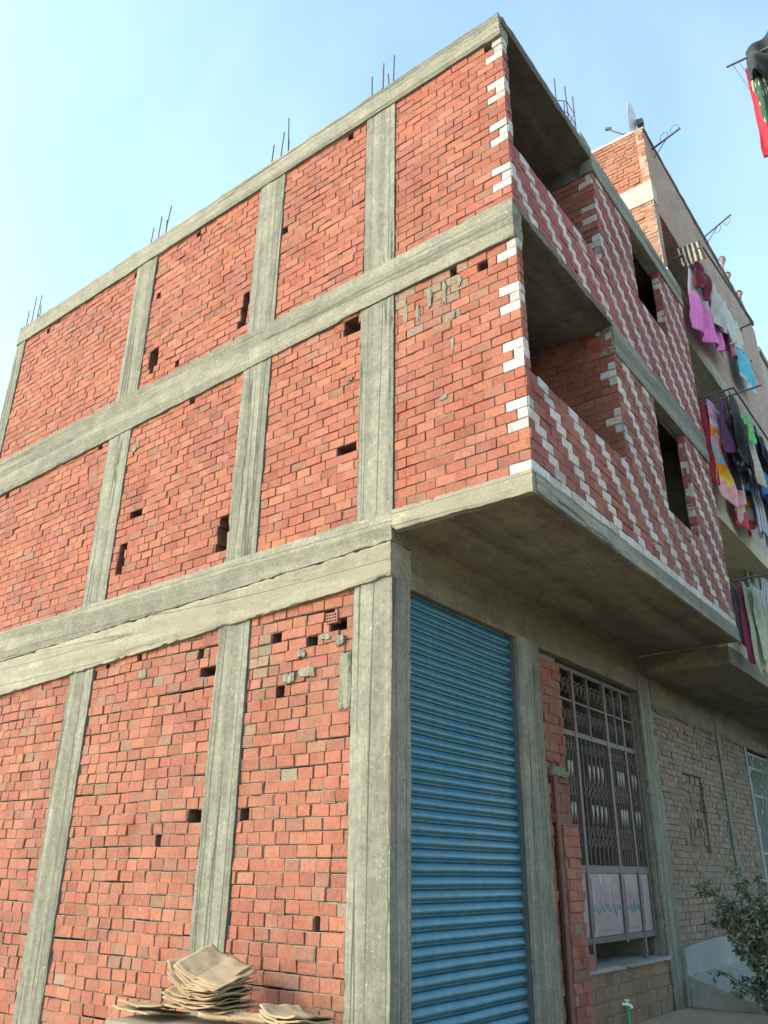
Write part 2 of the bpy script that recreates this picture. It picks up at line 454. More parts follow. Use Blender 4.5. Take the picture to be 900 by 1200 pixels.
# mortar bed / slab edge strip of the overhang on the side wall
rough('concrete_beam', 0.003, C + .004, -.036, .05, ZS - .02, Z1 - .0, M_BEAMT, B, .05, .008, .014, seed=9)

# side wall brick panels
holesA = {  # measured gaps in the side wall: x0,x1,z0,z1
    3: [(-4.24, -4.10, 7.78, 8.20), (-2.43, -2.31, 7.80, 8.30)],
    2: [(-4.15, -3.92, 5.56, 5.68), (-4.30, -4.15, 4.80, 5.25), (-2.44, -2.27, 4.72, 5.18), (-.70, -.48, 5.41, 5.53), (-.72, -.47, 6.90, 7.02)],
}
def side_colour(storey, i):
    def f(k, a, b, z, u):
        # splashes of old mortar over groups of bricks
        if storey == 2 and i == 0 and z > 6.45 and u < .75 and noise.noise(Vector((u * 2.2, z * 2.2, 4))) > -.12 - (z - 6.5) * .35 + u * .35: return grey_brick()
        if storey == 2 and i == 0 and z > 6.7 and u < 1.05 and noise.noise(Vector((u * 5, z * 5, 1))) > .12: return grey_brick()
        if storey == 1 and i == 1 and u < -1.42 and z > 2.75 and noise.noise(Vector((u * 3, z * 2.2, 8))) > -.05: return grey_brick()
        if storey == 1 and random.random() < .008: return grey_brick()
        if noise.noise(Vector((u * 3.3, z * 3.3, storey + i))) > .78: return grey_brick()
        if random.random() < (.003 if storey > 1 else .005): return None
        return red(.98, 0) if storey > 1 else red(.97, 1)
    return f
def quoin(storey):
    def white(k):
        kk = k % 6
        if storey == 2: return kk in (4, 5, 0), kk
        return kk in (2, 3, 4), kk
    return white
def panel_cols(storey): # spans between columns, left to right
    return [(-.0, C - .005), (A2R, A1), (A3R, A2L), (A4R, A3L)]
for storey, zlo, zhi in ((3, zl3, lambda x: Z4), (2, zl1, zl2)):
    for i, (a, b) in enumerate(panel_cols(storey)):
        za = min(zlo(a), zlo(b)) - .01 if i else (Z1 if storey == 2 else Z3); zb = max(zhi(a), zhi(b)) + .01
        base = side_colour(storey, i)
        nrow = 24 if storey == 2 else 23
        h = (Z2 - Z1) / 24 if storey == 2 else (Z4 - Z3) / 23
        if i == 0:
            q = quoin(storey)
            def colour(k, x0, x1, z, u, q=q, base=base):
                w, kk = q(k)
                if storey == 2 and k == 0 and u > C - .22: return white_brick()
                edge = C - .005 - u
                lim = .16 if (k % 2 == 0) else .10
                if w and edge < lim and (k > 1 or storey == 3): return white_brick()
                if k == nrow - 1 and storey == 2 and .70 < u < .98 : return None
                if k == nrow - 2 and storey == 2 and 1.1 < u < 1.28: return None
                return base(k, x0, x1, z, u)
            # running bond measured from the corner so quoins alternate long / short
            off = (C - .005) % .215
            stg = lambda k, off=off: (off if k % 2 == 0 else off - .1075)
            panel('brick_panel', B, (0, 0, 0), (1, 0, 0), (0, -1, 0), a, b, za, zb, h, .215, colour, M_BRICK, stagger=stg, holes=[(1.22, 1.33, 9.80, 9.94)] if storey == 3 else [], smooth_rows=.004)
        else:
            ztop = zb
            def colour(k, x0, x1, z, u, base=base, zhi=zhi):
                if zhi(u) - z < .15 and random.random() < .10: return None
                return base(k, x0, x1, z, u)
            panel('brick_panel', B, (0, 0, 0), (1, 0, 0), (0, -1, 0), a, b, za, zb, h, .212, colour, M_BRICK, holes=holesA[storey], jit=.0036, lvar=.06, smooth_rows=.006)
# ground storey: rougher, shorter bricks
for i, (a, b) in enumerate([(A2R, A1), (A3R, A2L), (A4R, A3L)]):
    base = side_colour(1, i + 1)
    def colour(k, x0, x1, z, u, base=base):
        if zlg(u) - z < .26 and random.random() < .06: return None
        return base(k, x0, x1, z, u)
    hl = [(-.80, -.70, 3.72, 3.83), (-1.05, -.9, 3.30, 3.40), (-1.47, -1.36, 3.58, 3.70), (-1.74, -1.66, 1.93, 2.03), (-.74, -.52, 3.60, 3.66), (-.98, -.86, 3.46, 3.55), (-1.16, -1.0, 3.30, 3.40), (-1.24, -1.16, 3.10, 3.18), (-1.42, -1.30, 3.02, 3.08)] if i == 0 else [(-2.45, -2.28, 1.9, 2.02), (-2.5, -2.3, 3.3, 3.42)]
    panel('brick_panel', B, (0, 0, 0), (1, 0, 0), (0, -1, 0), a, b, 0, max(zlg(a), zlg(b)) + .01, .108, .195, colour, M_BRICK_G, jit=.0042, lvar=.22, holes=hl,
          smooth_rows=.018, joint=.010, stagger=lambda k: random.uniform(0, .195), recess=(.003, .014))
# cement patch and pieces on the corner panel
mb = MB()
rough('cement_patch', -.60, -.455, -.016, .02, 2.83, 3.33, M_COLC, B, .03, .006, .02, seed=21)
for q, (x, z, w, hh_) in enumerate([(-1.0, 3.22, .20, .09), (-1.22, 3.18, .14, .10), (-.78, 3.52, .12, .06), (-1.08, 3.40, .10, .07), (-.60, 3.46, .10, .10)]):
    rough('mortar_lump', x - w/2, x + w/2, -.022, .03, z - hh_/2, z + hh_/2, M_COLC, B, .02, .016, .045, seed=23 + q)
def splash(x, z, w, hh_, sd):
    rs_ = random.Random(sd); n = 18; out = []
    for i in range(n):
        a = 2 * math.pi * i / n; r = rs_.uniform(.55, 1.0)
        out.append((x + math.cos(a) * w / 2 * r, z + math.sin(a) * hh_ / 2 * r))
    m_ = MB(); f_ = [(px_, -.0085, pz_) for px_, pz_ in out]; c_ = (x, -.0125, z); k_ = [(px_, .004, pz_) for px_, pz_ in out]
    m_.add([c_] + f_ + k_, [(0, 1 + i, 1 + (i + 1) % n) for i in range(n)] + [(1 + i, 1 + n + i, 1 + n + (i + 1) % n, 1 + (i + 1) % n) for i in range(n)])
    m_.build('mortar_splash', M_COLC, B)
for q, (x, z, w, hh_) in enumerate([(.14, 6.80, .10, .34), (.30, 6.72, .07, .26), (.44, 6.86, .09, .30), (.62, 6.84, .06, .34), (.80, 6.90, .07, .16), (.72, 6.52, .05, .12), (.58, 5.62, .12, .06), (.70, 6.18, .04, .22),
    (-.58, 6.28, .10, .06), (-2.40, 3.30, .06, .10), (-4.30, 6.62, .10, .12)]):
    splash(x, z, w, hh_, 200 + q)
# one hollow brick end, the shade in its holes painted as dark blocks
hb = MB(); hb.box(-.78, -.64, -.013, .05, 3.64, 3.74, (.42, .17, .11)); hbo = hb.build('hollow_brick', M_BRICK_G, B, None, True)
hh = MB()
for ix in range(4):
    for iz in range(3): hh.box(-.772 + ix * .033, -.752 + ix * .033, -.0165, -.012, 3.65 + iz * .03, 3.668 + iz * .03)
hh.build('hole_shade_block', plain_mat('hole_shade', (.03, .02, .02), 1), hbo)

# street side: patterned brick walls with balcony openings and windows
LB = .215
def street_colour(storey):
    def f(k, a, b, z, u):
        c = (a + b) / 2 - .1075
        if storey == 2:
            if k == 0: return white_brick()
            ph = (LB/2 * (5 - k) - c) % (3 * LB)
        else:
            ph = (LB/2 * (9 - k) - c) % (3 * LB)
        if min(ph, 3 * LB - ph) < .03: 
            if storey == 2 and random.random() < .12: return tuple(Vector(white_brick()) * .7)
            return white_brick()
        v = random.uniform(.8, 1.1)
        if storey == 3: return (.33 * v, .100 * v, .105 * v)
        return random.choice([(.30 * v, .108 * v, .082 * v), (.31 * v, .125 * v, .078 * v), (.255 * v, .075 * v, .068 * v), (.27 * v, .09 * v, .085 * v)])
    return f
CB = .1075
for storey, z0_, z1_, nrow, op in ((2, Z1, Z2, 24, [(CB, YJ, P2, 99), (WA, WB, W2B, 99)]), (3, Z3, Z4, 23, [(CB, YJ, P3, 99), (WA, WB, W3B, 99)])):
    h = (z1_ - z0_) / nrow
    panel('patterned_brick_wall', B, (C, 0, 0), (0, 1, 0), (1, 0, 0), .006, YE, z0_, z1_, h, LB, street_colour(storey), M_BRICK_S, openings=op, jit=.003,
          stagger=lambda k: ((1 if storey == 2 else 1) * (k + (1 if storey == 2 else 1)) % 2) * LB / 2 + 0, depth=.10)
    # cross wall at the far side of the balcony (faces the corner) with white quoins
    def cw(k, a, b, z, u, storey=storey):
        kk = k % 6
        w = kk in ((2, 3, 4) if storey == 2 else (3, 4, 5))
        if w and C - .008 - u < (.17 if (k % 2 == 1) else .1): return white_brick()
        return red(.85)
    panel('cross_wall', B, (0, YJ, 0), (1, 0, 0), (0, -1, 0), 0.02, C - .008, z0_, z1_ - .02 if storey == 3 else Z3 - .1, h, LB, cw, M_BRICK, stagger=lambda k: ((C - .008) % LB) - ((k + 1) % 2) * LB / 2)
    # end reveal of the front brick skin at the jamb (half brick)
    panel('window_reveal', B, (0, WB, 0), (1, 0, 0), (0, -1, 0), C - .115, C - .008, (W2B if storey == 2 else W3B), z1_, h, .108,
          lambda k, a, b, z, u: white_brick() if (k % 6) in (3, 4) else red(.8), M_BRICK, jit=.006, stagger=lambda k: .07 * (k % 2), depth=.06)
    # balcony back wall and inner faces
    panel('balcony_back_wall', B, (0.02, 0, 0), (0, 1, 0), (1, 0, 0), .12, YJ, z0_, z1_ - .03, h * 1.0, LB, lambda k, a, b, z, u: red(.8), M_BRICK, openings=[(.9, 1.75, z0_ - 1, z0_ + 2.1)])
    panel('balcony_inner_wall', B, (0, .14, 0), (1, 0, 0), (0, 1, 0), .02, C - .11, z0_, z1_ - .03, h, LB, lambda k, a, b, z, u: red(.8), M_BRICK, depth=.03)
# slabs
M_SL = M_SOFFIT
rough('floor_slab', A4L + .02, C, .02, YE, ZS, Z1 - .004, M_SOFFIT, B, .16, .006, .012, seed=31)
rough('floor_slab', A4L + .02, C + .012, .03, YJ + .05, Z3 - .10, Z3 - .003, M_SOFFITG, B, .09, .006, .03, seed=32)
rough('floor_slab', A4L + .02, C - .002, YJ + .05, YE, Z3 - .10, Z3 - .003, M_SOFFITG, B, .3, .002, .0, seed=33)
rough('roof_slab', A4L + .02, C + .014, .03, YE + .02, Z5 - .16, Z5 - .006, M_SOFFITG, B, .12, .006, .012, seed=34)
# street-side beams
rough('concrete_beam', C - .15, C + .02, YJ - .0, YE + .004, Z2, Z3 - .012, M_BEAMY, B, .09, .006, .012, seed=35)
rough('concrete_beam', C - .15, C + .026, YJ - .02, YE + .008, Z4, Z5 + .004, M_BEAMY, B, .09, .006, .012, seed=36)
rough('concrete_beam', C - .02, C + .016, .02, YE + .004, ZS - .006, Z1 - .004, M_BEAMY, B, .09, .005, .012, seed=37)
rough('cross_beam', .1, C - .13, YJ - .015, YJ + .2, Z4 - .02, Z5 - .1, M_SOFFITG, B, .12, .005, .01, seed=38)
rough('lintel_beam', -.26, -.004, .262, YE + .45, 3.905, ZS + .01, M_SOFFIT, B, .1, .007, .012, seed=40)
# ground floor street columns
rough('concrete_column', -.30, .012, 2.262, 2.765, 0, 3.93, M_COLC, B, .08, .006, .014, seed=41)
rough('concrete_column', -.30, .006, 5.83, 6.28, 0, 4.2, M_COLC, B, .08, .006, .014, seed=42)
# hidden sides of the shell
mb = MB(); mb.box(A4L, C - .1, YE + .0, YE + .03, Z1, Z5 - .17); mb.build('rear_wall', M_DARKC, B)
mb = MB(); mb.box(A4L, -.3, YE - .02, YE + .03, 0, ZS - .01); mb.build('rear_wall', M_DARKC, B)
mb = MB(); mb.box(A4L + .0, A4L + .12, .26, YE, 0, Z5 - .17); mb.build('end_wall', M_DARKC, B)
mb = MB(); mb.box(-.08, -.02, YJ + .1, YE - .02, Z1 + .01, Z3 - .11); mb.box(-.08, -.02, YJ + .1, YE - .02, Z3, Z5 - .17); mb.build('partition_wall', M_DARKC, B)
# rebar stubs on the roof over each column
def rod(x, y, z, h, lean):
    m_ = MB(); m_.tube([(x, y, z - .1), (x + lean[0] * .5, y + lean[1] * .5, z + h * .5), (x + lean[0], y + lean[1], z + h)], .009, 6)
    m_.build('rebar_rod', M_REBAR, B, 60)
for cx, n in ((-.24, 6), (-2.0, 5), (-4.6, 5), (-8.1, 5)):
    for k in range(n):
        rod(cx + (-.17, -.08, .0, .02, .16, .18)[k], .05 + .12 * (k % 2), Z5, (.42, .35, .62, .5, .68, .4)[k] * random.uniform(.85, 1.1), (random.uniform(-.03, .03), random.uniform(-.03, .03)))
for k in range(5):
    rod(C - .13 + .1 * (k % 2), 1.72 + .11 * k, Z5, (.75, .72, .62, .7, .5)[k], (random.uniform(-.05, .03), random.uniform(-.06, .02)))
for zz in (.22, .42):
    m_ = MB(); m_.tube([(C - .13, 1.72, Z5 + zz), (C - .03, 1.83, Z5 + zz + .02), (C - .03, 2.05, Z5 + zz), (C - .13, 2.14, Z5 + zz)], .006, 6); m_.build('rebar_tie', M_REBAR, B, 60)
rough('column_stub', C - .16, C + .01, 2.1, 2.42, Z5 - .02, Z5 + .11, M_BEAMY, B, .06, .006, .02, seed=50)

# roller shutter
def shutter():
    mb = MB(); y0, y1 = .300, 2.215; z = .04; pts = []
    ph = .104
    while z < 3.93:
        for t, d in ((0, -.020), (.03, -.004), (.06, .000), (.15, .001), (.19, .003), (.25, .014), (.32, .024), (.40, .029), (.50, .028), (.62, .024), (.76, .016), (.88, .006), (.93, .000), (.95, -.022)):
            pts.append((-.085 + d, z + t * ph))
        z += ph
    ys = [y0 + (y1 - y0) * i / 12 for i in range(13)]
    vs = []; fs = []
    n = len(pts)
    for i, y in enumerate(ys):
        for (x, zz) in pts: vs.append((x + .009 * noise.noise(Vector((y * 1.8, zz * 1.2, 0))), y, zz + .004 * noise.noise(Vector((y * 1.3, zz * 4, 3)))))
    for i in range(12):
        for k in range(n - 1): fs.append((i*n+k, (i+1)*n+k, (i+1)*n+k+1, i*n+k+1))
    mb.add(vs, fs)
    s = mb.build('roller_shutter', M_SHUT, B, 40)
    for y in (.268, 2.21):
        r = MB(); r.box(-.12, -.038, y, y + .045, 0, 3.92); r.build('guide_rail', plain_mat('blue_rail', (.05, .07, .075), .6), s)
    r = MB(); r.box(-.12, -.07, .305, 2.205, .0, .055); r.build('bottom_bar', M_SHUT, s)
    r = MB(); r.box(-.20, -.13, .262, 2.262, 0, 3.95); r.build('backing_sheet', M_DARKM, s)
shutter()

# brick pier, recess shadow made as a dark tube, and base wall beside the gate
def redp(k, a, b, z, u): return red(.9) if random.random() > .05 else grey_brick()
panel('brick_pier', B, (-.03, 0, 0), (0, 1, 0), (1, 0, 0), 2.77, 3.36, 2.55, 3.80, .105, .2, redp, M_BRICK_G, jit=.007, lvar=.2)
panel('brick_pier', B, (-.03, 0, 0), (0, 1, 0), (1, 0, 0), 2.77, 2.90, 0, 2.55, .105, .2, redp, M_BRICK_G, jit=.007, lvar=.2)
panel('brick_pier', B, (.03, 0, 0), (0, 1, 0), (1, 0, 0), 3.02, 3.42, 0, 2.02, .105, .2, redp, M_BRICK_G, jit=.007, lvar=.2)
panel('brick_pier', B, (-.02, 0, 0), (0, 1, 0), (1, 0, 0), 2.93, 3.36, 2.02, 2.55, .105, .2, lambda k, a, b, z, u: red(.6), M_BRICK_G, jit=.007, lvar=.2)
rough('cement_lump', -.06, .03, 2.90, 3.3, 2.5, 2.60, M_COLC, B, .03, .01, .03, seed=61)
mb = MB(); mb.tube([(.012, 2.955, 0), (.015, 2.957, 1.2), (.005, 2.952, 2.5)], .027, 12); mb.build('pipe_or_shade_strip', plain_mat('recess_shade', (.13, .06, .045), .7), B, 60)  # dark tube added to stand for the recess shadow beside the pier
mb = MB(); mb.box(-.22, -.10, 2.77, 3.40, 0, 3.9); mb.build('inner_jamb', M_MORTAR, B)
def base_col(k, a, b, z, u):
    v = random.uniform(.8, 1.1); return (.22 * v, .155 * v, .10 * v)
panel('base_wall', B, (-.02, 0, 0), (0, 1, 0), (1, 0, 0), 3.42, 5.84, 0, .56, .14, .2, base_col, M_BRICK_N, jit=.003, joint=.008)
rough('gate_step', -.5, .02, 3.42, 5.84, .555, .60, M_STEP, B, .08, .008, .015, seed=62)
mb = MB(); mb.box(-.10, .0, 3.43, 3.60, .60, .74, (.3, .12, .09)); mb.build('loose_brick', M_BRICK_G, B, None, True)
# iron gate
gx = -.12
fr = MB()
for y, w in ((3.44, .045), (3.84, .06), (4.80, .07), (5.36, .05), (5.72, .05)): fr.box(gx - .025, gx + .025, y - w/2, y + w/2, .80 if y not in (3.84, 5.36) else .58, 3.86)
for z, w in ((.85, .06), (1.56, .05), (1.60, .03), (3.06, .06), (3.84, .05), (3.45, .025)): fr.box(gx - .020, gx + .020, 3.44, 5.74, z - w/2, z + w/2)
for y in (4.28, 5.10): fr.box(gx - .015, gx + .02, y - .015, y + .015, 3.06, 3.84)
gate = fr.build('iron_gate', M_IRON, B)
for a, b in ((3.47, 3.80), (3.88, 4.755), (4.845, 5.33), (5.39, 5.69)):
    p = MB(); p.box(gx - .012, gx + .006, a, b, .885, 1.53); p.box(gx + .006, gx + .014, a + .05, b - .05, .94, 1.48); p.build('gate_panel', M_GATEP, gate)
g = MB(); hearts = []
for a, b, n in ((3.47, 3.80, 3), (3.88, 4.755, 6), (4.845, 5.33, 5), (5.39, 5.69, 2)):
    for k in range(1, n + 1):
        y = a + (b - a) * k / (n + 1)
        g.tube([(gx, y, 1.6), (gx, y, 3.05)], .010, 6)
        if 1 < k < n or n == 2 or (n == 3 and k == 1): hearts.append(y)
        for zc in (1.86, 1.98, 2.40, 2.50, 2.90):
            g.tube([(gx + .012, y + .045 * math.cos(t), zc + .05 * math.sin(t)) for t in [i * math.pi / 5 for i in range(11)]], .006, 5)
for yy in [3.55 + .13 * i for i in range(17)]:
    for zz, rr in ((3.26, .07), (3.62, .085)):
        g.tube([(gx, yy + (rr * (1 - i / 16)) * math.cos(i * .75), zz + (rr * (1.4 - i / 14)) * math.sin(i * .75)) for i in range(13)], .008, 5)
g.build('bar_grille', M_IRON, gate, 60)
M_HEART = plain_mat('pale_ornament', (.20, .175, .16), .6)
def heart(y, z):
    h = MB(); out = []
    for i in range(20):
        t = i / 20 * 2 * math.pi
        out.append((  .026 * math.sin(t) ** 3, (.085 * math.cos(t) - .035 * math.cos(2*t) - .012 * math.cos(3*t) - .01 * math.cos(4*t))))
    n = len(out); vs = [(gx + .028, y + a, z + b) for a, b in out] + [(gx + .012, y + a, z + b) for a, b in out]
    h.add(vs, [tuple(range(n))[::-1], tuple(range(n, 2*n))] + [(i, (i+1) % n, n + (i+1) % n, n + i) for i in range(n)])
    h.build('heart_ornament', M_HEART, gate)
for y in hearts:
    for z in (2.66, 2.20): heart(y, z)
# painted scrawl on the gate panels
rs = random.Random(3); M_PP = plain_mat('pale_paint', (.33, .31, .30), .7); M_TP = plain_mat('teal_paint', (.14, .27, .27), .7)
for (ya, yb) in ((3.95, 4.70), (4.92, 5.28)):
    pts = []
    for k in range(5):
        y = ya + (yb - ya) * (k + .5) / 5
        pts += [(gx + .016, y - .02, 1.20 + rs.uniform(-.03, .05)), (gx + .016, y + rs.uniform(-.01, .03), 1.42 - rs.uniform(0, .1)), (gx + .016, y + .035, 1.22 + rs.uniform(-.03, .05))]
    sc = MB(); sc.tube(pts, .008, 5); sc.build('pale_scrawl', M_PP, gate)
    sg = MB(); sg.tube([(gx + .018, ya + (yb - ya) * i / 22, 1.15 + .035 * math.sin(i * 1.3) + rs.uniform(-.03, .03)) for i in range(23)], .007, 5); sg.build('teal_scrawl', M_TP, gate)
# dark room behind the gate
mb = MB(); mb.box(-2.6, -2.5, 2.3, 5.85, 0, 4.3); mb.build('partition_wall', M_DARKC, B)
# green tap
t = empty('water_tap', (.0, 4.30, 0))
tag(t, 'white tap on a green plastic pipe against the brown base wall below the gate', 'tap')
mb = MB(); mb.tube([(.03, 4.30, -.0), (.03, 4.30, .19)], .018, 10); mb.tube([(.03, 4.30, .19), (.03, 4.30, .235)], .024, 10); mb.build('pipe', plain_mat('green_pipe', (.03, .28, .14), .45), t, 60)
mb = MB(); mb.tube([(-.03, 4.28, .22), (.04, 4.28, .222), (.075, 4.275, .215), (.085, 4.272, .19)], .016, 10); mb.tube([(.03, 4.28, .235), (.03, 4.28, .26)], .01, 8); mb.box(.005, .06, 4.268, 4.29, .258, .27); mb.build('spout', plain_mat('white_plastic', (.7, .7, .66), .4), t, 60)

for o in list(t.children): o.matrix_parent_inverse = Matrix.Translation(-Vector(t.location))
# ------------------------------------------------------------------ neighbouring building
NB = empty('neighbour_building', (0, 6, 0))
tag(NB, 'taller brown plastered apartment building with laundry balconies beyond the unfinished building', 'building')
NB.location = (0, 0, 0)
XN, Y0, Y1 = 1.27, 5.925, 13.55
def obrick(k, a, b, z, u):
    v = random.uniform(.82, 1.12); r = random.random()
    if r < .004: return None
    if r < .15: return (.40 * v, .20 * v, .125 * v)
    return (.40 * v, .145 * v, .09 * v)
panel('side_brick_wall', NB, (0, Y0, 0), (1, 0, 0), (0, -1, 0), -1.2, XN - .005, 12.86, 14.15, .081, .2, obrick, M_BRICK_N, jit=.004, lvar=.1, smooth_rows=.008)
def obrick2(k, a, b, z, u):
    v = random.uniform(.82, 1.12)
    if random.random() < .015: return None
    return (.45 * v, .24 * v, .16 * v) if random.random() < .4 else (.43 * v, .19 * v, .125 * v)
panel('side_brick_wall', NB, (0, Y0, 0), (1, 0, 0), (0, -1, 0), -1.2, XN - .02, 10.0, 12.42, .081, .2, obrick2, M_BRICK_N, jit=.005, lvar=.1, smooth_rows=.008)
rough('concrete_band', -1.2, XN + .012, Y0 - .02, Y0 + .2, 12.42, 12.86, M_BANDN, NB, .1, .005, .01, seed=70)
rough('parapet_coping', -1.2, XN - .14, Y0 - .015, Y0 + .12, 14.15, 14.21, M_BANDN, NB, .1, .006, .02, seed=71)
rough('parapet_wall', XN - .14, XN, Y0 + .0, Y1, 12.30, 14.15, M_FACADE, NB, .14, .006, .01, seed=72)
rough('parapet_coping', XN - .16, XN + .03, Y0 - .0, Y1, 14.15, 14.20, M_DARKC, NB, .1, .008, .01, warp=lambda p, t: (p.x, p.y, p.z + .018 * (p.y - Y0)), seed=73)
rough('wall_corner', XN - .14, XN - .004, Y0 + .004, 6.16, 10.90, 12.29, M_FACADE, NB, .14, .004, .01, seed=74)
rough('facade_wall', XN - .14, XN - .0, 9.25, Y1, 10.12, 12.29, M_FACADE, NB, .14, .005, .01, seed=75)
rough('balcony_parapet', XN - .14, XN - .0, Y0 + .004, 9.25, 10.12, 10.92, M_FACADE, NB, .14, .005, .01, seed=76)
rough('floor_slab', -1.2, XN + .02, Y0, Y1, 9.80, 10.12, M_SLABN, NB, .16, .006, .012, seed=77)
rough('facade_wall', XN - .14, XN - .0, 11.9, Y1, 6.80, 9.80, M_PLAST, NB, .2, .005, .01, seed=78)
rough('balcony_parapet', XN - .14, XN - .0, Y0 + .004, 11.9, 6.82, 7.75, M_PLAST, NB, .2, .005, .01, seed=79)
rough('floor_slab', -1.2, XN + .02, Y0, Y1, 6.55, 6.81, M_BEIGE, NB, .16, .006, .012, seed=80)
rough('facade_wall', XN - .14, XN - .0, 10.5, Y1, 4.45, 6.55, M_BEIGE, NB, .2, .005, .01, seed=81)
rough('balcony_parapet', XN - .14, XN - .0, Y0 + .05, 10.5, 4.40, 4.9, M_BEIGE, NB, .2, .005, .01, seed=82)
rough('floor_slab', -.3, XN + .0, Y0 + .05, Y1, 4.16, 4.42, M_SOFFIT, NB, .2, .006, .012, seed=83)
mb = MB(); mb.box(.15, .20, Y0 + .2, Y1, 10.12, 12.4); mb.build('balcony_back_wall', M_REDWALL, NB)
mb = MB(); mb.box(.15, .20, Y0 + .2, Y1, 6.82, 9.80); mb.build('balcony_back_wall', M_DARKC, NB)
mb = MB(); mb.box(.15, .20, Y0 + .1, Y1, 4.42, 6.55); mb.build('balcony_back_wall', M_BEIGE, NB)
mb = MB(); mb.box(-1.2, XN - .14, Y0 + .05, Y0 + .1, 4.42, 9.8); mb.build('side_wall', M_PLAST, NB)
mb = MB(); mb.box(-6, XN - .0, Y1 - .14, Y1 + .0, 0, 14.1); mb.build('end_wall', M_PLAST, NB)
mb = MB(); mb.box(-1.2, XN - .14, Y0 + .2, Y1 - .14, 13.5, 13.74); mb.box(-1.2, XN - .14, Y0 + .2, Y1 - .14, 12.3, 12.42); mb.build('roof_slab', M_SLABN, NB)
mb = MB(); mb.box(-1.35, -1.2, Y0, Y1, 0, 14.15); mb.build('rear_wall', M_PLAST, NB)
mb = MB(); mb.tube([(1.0, 9.55, 6.55), (1.0, 9.6, 5.6), (1.02, 9.62, 4.4)], .05, 10); mb.tube([(1.0, 9.75, 6.55), (1.0, 9.78, 4.4)], .04, 10); mb.tube([(.95, 9.35, 6.55), (.95, 9.37, 4.4)], .035, 10)
mb.build('pipe_or_shade_strip', plain_mat('green_grey_pipe', (.16, .23, .20), .5), NB, 60)
mb = MB(); mb.tube([(XN + .02, Y0 + .02, 10.90), (XN + .03, 7.2, 10.86)], .018, 8); mb.build('balcony_rail', plain_mat('white_rail', (.7, .7, .68), .5), NB, 60)
# ground floor of the neighbour
def tanb(k, a, b, z, u):
    v = random.uniform(.8, 1.12)
    return (.265 * v, .20 * v, .15 * v) if random.random() < .8 else (.235 * v, .165 * v, .125 * v)
panel('tan_brick_wall', NB, (0, 0, 0), (0, 1, 0), (1, 0, 0), 6.28, 10.95, .55, 4.2, .085, .21, tanb, M_BRICK_N, openings=[(7.28, 8.17, 1.80, 2.95)], jit=.004, lvar=.12, smooth_rows=.008, joint=.013)
panel('bricked_up_window', NB, (-.045, 0, 0), (0, 1, 0), (1, 0, 0), 7.28, 8.17, 1.80, 2.95, .125, .10, tanb, M_BRICK_N, jit=.01, lvar=.3, joint=.014, stagger=lambda k: random.uniform(0, .1))
rough('concrete_post', -.1, .03, 9.27, 9.44, .6, 4.0, M_COLC, NB, .08, .005, .01, seed=90)
rough('concrete_beam', -.2, .02, 6.28, Y1, 3.72, 4.17, M_SOFFIT, NB, .1, .01, .02, seed=91)
rough('plaster_dado', -.05, .05, 6.28, 10.95, 0, .66, M_DADO, NB, .1, .01, .02, warp=lambda p, t: (p.x, p.y, p.z + t * .06 * math.sin((p.y - 6.28) * .9)), seed=92)
rough('plaster_skirt', .05, 1.05, 6.30, 10.95, 0, .34, M_DADO, NB, .1, .015, .02, warp=lambda p, t: (p.x, p.y, p.z * (1.04 - .96 * (p.x - .05)) if t > 0 else p.z), seed=95)
rough('gate_jamb', -.25, .02, 10.95, 11.12, 0, 3.72, M_DADO, NB, .1, .006, .01, seed=93)
rough('ground_wall', -.25, .0, 12.75, Y1, 0, 3.72, M_BEIGE, NB, .2, .006, .01, seed=94)
mb = MB(); mb.box(-1.2, -1.1, 10.9, 13, 0, 3.8); mb.build('entrance_back_wall', M_DADO, NB)
g = MB(); rs = random.Random(11)
for yy in [11.16 + .11 * i for i in range(15)]:
    g.tube([(-.06, yy, 1.0), (-.06, yy, 3.66)], .012, 6)
for zz in (1.0, 1.9, 2.9, 3.4, 3.66): g.box(-.08, -.045, 11.12, 12.75, zz - .02, zz + .02)
for i in range(60):
    yy, zz = rs.uniform(11.2, 12.7), rs.uniform(2.2, 3.6); a = rs.uniform(0, 6)
    lf = [(-.04, yy + .09 * math.cos(a) * t - .03 * math.sin(a) * s, zz + .09 * math.sin(a) * t + .03 * math.cos(a) * s) for t, s in ((-1, 0), (0, 1), (1, 0), (0, -1))]
    g.add(lf + [(x + .004, y, z) for x, y, z in lf], [(0, 1, 2, 3), (7, 6, 5, 4)])
g.build('leaf_grille', plain_mat('pale_green_iron', (.26, .31, .27), .5), NB)

# house further along
FB = empty('far_house', (0, 0, 0)); tag(FB, 'brown rendered house beyond the taller apartment building, only a sliver showing', 'building')
mb = MB(); mb.box(-5, 1.18, 14.05, 20, 0, 13.8); mb.build('wall', M_PLAST, FB)
mb = MB(); mb.box(-5.05, 1.24, 14.0, 20.05, 13.8, 13.95); mb.build('roof', M_DARKC, FB)

# building across the street (carries the rack at the top right)
OB = empty('opposite_house', (0, 0, 0)); tag(OB, 'tall plastered house across the street that carries the high clothes rack', 'building')
mb = MB(); mb.box(5.0, 9.0, 3.4, 6.2, 0, 14.5); mb.build('wall', M_PLAST, OB)
mb = MB(); mb.box(4.92, 9.05, 3.35, 6.25, 14.5, 14.62); mb.build('roof', M_DARKC, OB)

